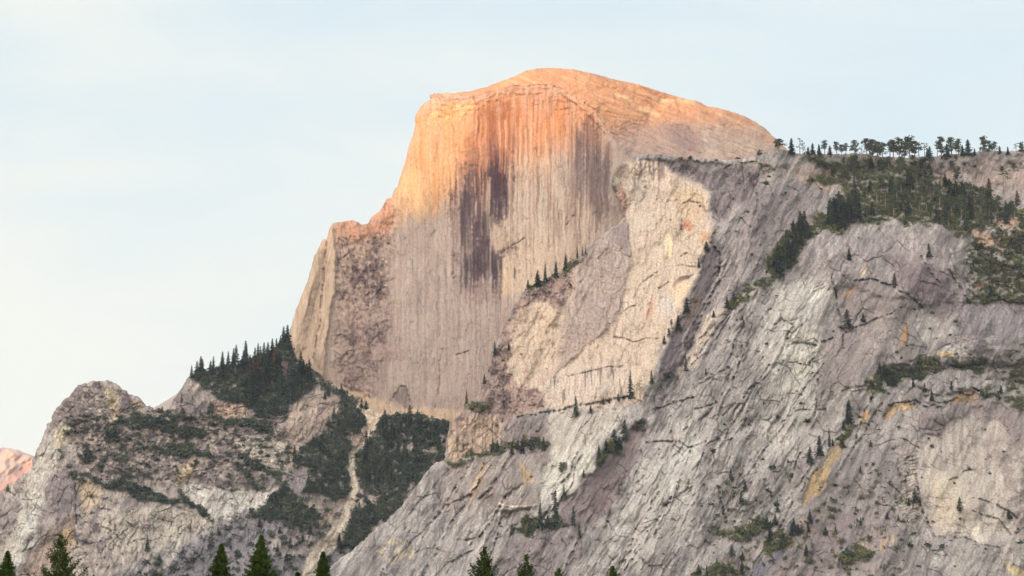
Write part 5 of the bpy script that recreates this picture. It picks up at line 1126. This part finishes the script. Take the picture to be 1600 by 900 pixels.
# --- brush: low growth too dense to count
def brush(rk, name, mat, n, smin, smax, label):
    v_ = np.clip(rk.veg, 0, 1) * rk.used; v_ = v_ ** 1.5
    r = np.random.default_rng(3)
    w = v_.ravel().astype(np.float64); w /= w.sum()
    pick = r.choice(w.size, n, p=w)
    iy, ix = np.unravel_index(pick, v_.shape)
    pu = rk.u[iy, ix] + r.uniform(-.6, .6, n); pv = rk.v[iy, ix] + r.uniform(-.6, .6, n); pY = rk.Df[iy, ix].astype(np.float64)
    X, Y, Z = world_at(pu, pv, pY); K = 12
    S = r.uniform(smin, smax, n)
    c = np.stack([X, Y, Z], 1)[:, None, :] + r.normal(size=(n, K, 3)) * S[:, None, None] * np.array([.8, .8, .5]) + np.array([0, -1.0, .6]) * S[:, None, None] * .8
    a = r.normal(size=(n, K, 3)); a /= np.linalg.norm(a, axis=2, keepdims=True)
    b = r.normal(size=(n, K, 3)); b /= np.linalg.norm(b, axis=2, keepdims=True)
    sz = (r.uniform(.35, .75, (n, K, 1)) * S[:, None, None])
    V = np.stack([c - a * sz - b * sz, c + a * sz - b * sz * .5, c + a * sz * .7 + b * sz, c - a * sz * .8 + b * sz * .8], 2).reshape(-1, 3)
    F = np.arange(len(V)).reshape(-1, 4)
    o = np_mesh(name, V, F, mat); o['kind'] = 'stuff'; tag(o, label, 'brush')
brush(lr, 'brush', M_BRUSHB, 7000, 1.6, 3.6, 'blue-green brush filling the ledges and gully of the left ridge')
brush(rb, 'brush', M_BRUSH, 9000, 1.5, 3.4, 'olive-green brush on the terrace and ledges of the right buttress')

# ================================================================== near pines along the bottom edge
def near_tree(px, ptop, dist, k, label, style, seed):
    r = random.Random(seed)
    x, y, ztop = world_at(px, ptop, dist)
    H = ztop + 2.0
    e = bpy.data.objects.new('pine_tree', None); col.objects.link(e); e.location = (x, y, -2.0)
    tag(e, label, 'pine')
    tg = Geo()
    bend = [Vector((r.gauss(0, .05), r.gauss(0, .05), H * f)) for f in (0, .2, .4, .6, .8, .93, .992)]
    bend[0] = Vector((0, 0, -.3))
    tg.tube(bend, [.42, .36, .30, .22, .12, .05, .015], 8)
    g = Geo()
    z = H - 0.12; first = True
    while z > H * 0.3:
        dz = H - z; far = dz > 9
        L0 = min(k * dz + .12, 3.8 + k * 1.5) * (1 if dz < 12 else max(.6, 1.4 - dz / 30))
        nb = (5 if style == 'open' else 7) if not far else 6
        off = r.uniform(0, 6.28)
        for j in range(nb):
            if style == 'open' and r.random() < .12: continue
            a = off + 2 * math.pi * (j + r.uniform(-.25, .25)) / nb
            L = L0 * r.uniform(.55, 1.12) if style != 'open' else L0 * r.uniform(.35, 1.3)
            d = Vector((math.cos(a), math.sin(a), 0)); up = (.75 if style == 'open' else .35)
            pts = [Vector((0, 0, z)) + d * (L * t) + Vector((0, 0, L * (up * t * t * .9 - .12 * t))) for t in (0, .4, .75, 1)]
            if L > .35: tg.tube(pts, [.03 + .012 * L, .025 + .006 * L, .015, .006], 4)
            st = .20 if not far else .55
            nt = max(1, int(L * .8 / st))
            for i in range(nt + 1):
                t = 1 - (i * st) / max(L, .01)
                if t < .12 and L > .5: continue
                t = max(t, 0.2)
                p = Vector((0, 0, z)) + d * (L * t) + Vector((0, 0, L * (up * t * t * .9 - .12 * t)))
                for side in ((0,) if t > .97 or L < .5 else (-1, 1)):
                    lat = Vector((-d.y, d.x, 0)) * side * min(.5, .42 * (1.05 - t) * L + .06) * r.uniform(.5, 1.1)
                    c = p + lat + Vector((0, 0, r.uniform(-.04, .10)))
                    n_ = 16 if not far else 8; ln = r.uniform(.13, .21) * (1 if not far else 2.2)
                    for q_ in range(n_):
                        dr = (rv(r).normalized() + d * .35 + Vector((0, 0, .5))).normalized()
                        w = rv(r).cross(dr).normalized() * ln * .24
                        n0 = len(g.v)
                        g.v += [c - w * .5, c + w * .5, c + dr * ln + w * .6, c + dr * ln * 1.1 - w * .6]
                        g.f.append((n0, n0 + 1, n0 + 2, n0 + 3))
        z -= (r.uniform(.22, .34) if style == 'open' else r.uniform(.16, .24)) if not far else r.uniform(.6, .9)
    for i in range(14):    # leader
        dr = (rv(r).normalized() * .6 + Vector((0, 0, 1))).normalized(); w = rv(r).cross(dr).normalized() * .02
        n0 = len(g.v); c = Vector((0, 0, H - .16 + i * .01)); g.v += [c - w, c + w, c + dr * .16 + w, c + dr * .16 - w]; g.f.append((n0, n0 + 1, n0 + 2, n0 + 3))
    for nm, mm in (('trunk', tg.mesh('trunk', M_BARKD)), ('crown', g.mesh('crown', M_NEAR))):
        o = bpy.data.objects.new(nm, mm); col.objects.link(o); o.parent = e
NEAR = [(12, 862, 285, .38, 'near pine top in the bottom left corner of the view', 'spire'), (95, 837, 262, .46, 'near pine with wide upturned ragged branches, largest at the lower left', 'open'), (346, 851, 280, .36, 'slim pointed near pine left of the big dense one', 'spire'),
        (408, 838, 268, .40, 'big dense cone-shaped near pine, tallest at lower centre left', 'dense'), (505, 863, 290, .34, 'near pine top below the debris chute', 'spire'), (757, 857, 275, .42, 'ragged near pine top at the bottom centre', 'open'),
        (822, 868, 285, .36, 'near pine top just right of the ragged bottom centre one', 'open'), (873, 890, 300, .45, 'barely showing near pine tip between two others at bottom centre', 'open'), (957, 886, 270, .40, 'bright green near pine tip right of bottom centre', 'spire'), (465, 895, 300, .4, 'barely showing near pine tip left of the chute', 'spire')]
for i, (px, pt, ds, k_, lab, sty) in enumerate(NEAR): near_tree(px, pt, ds, k_, lab, sty, 40 + i)
# ================================================================== unseen west ridge behind the viewer, its crest shaped to cast the evening shadow
def west_shadow_rim():
    a = SUN_AZ; C0 = (0.0, 4900.0); Dr = 9500.0
    term = [(560, 362), (620, 315), (700, 285), (760, 268), (850, 243), (930, 212), (990, 196), (1060, 190), (1120, 188), (1190, 186)]
    ts, hs = [], []
    for (pu, pv) in term:
        Y = dm.depth_at(pu, pv); x, y, z = world_at(pu, pv, Y)
        t = x * math.cos(a) - y * math.sin(a)
        along = (x - C0[0]) * -math.sin(a) + (y - C0[1]) * -math.cos(a)
        ts.append(t); hs.append(z + (Dr - along) * math.tan(SUN_EL))
    o = np.argsort(ts); ts = np.array(ts)[o]; hs = np.array(hs)[o]
    ts = np.concatenate([[-12000, -7600, -5600, ts[0] - 600], ts, [ts[-1] + 400, ts[-1] + 2500, 9000]])
    hs = np.concatenate([[250, 420, hs[0] + 330, hs[0] + 20], hs, [hs[-1] + 40, hs[-1] + 60, 1500]])
    t = np.linspace(-12000, 9000, 700); h = np.interp(t, ts, hs) + 6 * fbm(t[None] / 300, t[None] * 0, 3, 5)[0]
    prof = [(-1900, 0.0), (-1300, 0.30), (-700, 0.62), (-250, 0.9), (0, 1.0), (500, 0.8), (1400, 0.35), (2400, 0.0)]
    P = []
    for off, fr in prof:
        dd = Dr + off
        x = C0[0] + dd * -math.sin(a) + (t - (-C0[1] * math.sin(a))) * math.cos(a)
        y = C0[1] + dd * -math.cos(a) - (t - (-C0[1] * math.sin(a))) * math.sin(a)
        z = h * fr - (10 if fr == 0 else 0) + (0 if fr in (0, 1) else 1) * 40 * fbm(t[None] / 400 + off, t[None] * 0 + off / 90, 3, 8)[0]
        P.append(np.stack([x, y, z], 1))
    P = np.array(P); nr, nt, _ = P.shape
    i = np.arange(nr * nt).reshape(nr, nt)
    F = np.stack([i[:-1, :-1].ravel(), i[:-1, 1:].ravel(), i[1:, 1:].ravel(), i[1:, :-1].ravel()], 1)
    cc = np.tile(np.array([[0.16, 0.15, 0.13]]), (nr * nt, 1))
    o = np_mesh('west_shadow_rim', P.reshape(-1, 3), F, M_ROCK, cc, True); o['kind'] = 'structure'
west_shadow_rim()
# ground: one sheet to the horizon
def ground():
    g = 60000.0; n = 141
    a = np.linspace(-1, 1, n); a = np.sign(a) * np.abs(a) ** 3 * g
    X, Y = np.meshgrid(a, a)
    Z = -2.0 + 0.6 * fbm(X / 90, Y / 90, 2, 3) * (np.hypot(X, Y) < 3000)
    i = np.arange(n * n).reshape(n, n)
    F = np.stack([i[:-1, :-1].ravel(), i[:-1, 1:].ravel(), i[1:, 1:].ravel(), i[1:, :-1].ravel()], 1)
    m = bpy.data.materials.new('meadow_and_forest_floor'); m.use_nodes = True
    nn, l = m.node_tree.nodes, m.node_tree.links
    b = nn['Principled BSDF']; b.inputs['Roughness'].default_value = 0.95
    t = nn.new('ShaderNodeTexNoise'); t.inputs['Scale'].default_value = 0.02; t.inputs['Detail'].default_value = 8
    tcx = nn.new('ShaderNodeTexCoord'); l.new(tcx.outputs['Object'], t.inputs['Vector'])
    r = nn.new('ShaderNodeValToRGB'); r.color_ramp.elements[0].color = (0.035, 0.05, 0.02, 1); r.color_ramp.elements[1].color = (0.13, 0.12, 0.06, 1)
    r.color_ramp.elements[0].position = 0.35; r.color_ramp.elements[1].position = 0.7
    l.new(t.outputs['Fac'], r.inputs[0]); l.new(r.outputs[0], b.inputs['Base Color'])
    o = np_mesh('ground', np.stack([X.ravel(), Y.ravel(), Z.ravel()], 1), F, m, None, True); o['kind'] = 'structure'
ground()

# ================================================================== evening haze in the valley air
def haze():
    x0, x1, y0, y1, z0, z1 = -14000, 16000, -12000, 16500, -32, 3300
    V = np.array([[x, y, z] for x in (x0, x1) for y in (y0, y1) for z in (z0, z1)], f32)
    F = np.array([[0, 1, 3, 2], [4, 6, 7, 5], [0, 4, 5, 1], [2, 3, 7, 6], [0, 2, 6, 4], [1, 5, 7, 3]])
    m = bpy.data.materials.new('haze'); m.use_nodes = True
    n, l = m.node_tree.nodes, m.node_tree.links
    n.remove(n['Principled BSDF'])
    vp = n.new('ShaderNodeVolumePrincipled'); vp.inputs['Color'].default_value = (0.80, 0.88, 1.0, 1); vp.inputs['Density'].default_value = HAZE; vp.inputs['Anisotropy'].default_value = 0.0
    l.new(vp.outputs[0], n['Material Output'].inputs['Volume'])
    o = np_mesh('haze', V, F, m); o['kind'] = 'stuff'; tag(o, 'thin pale blue haze in the valley air', 'haze')
HAZE = 1.1e-5
haze()
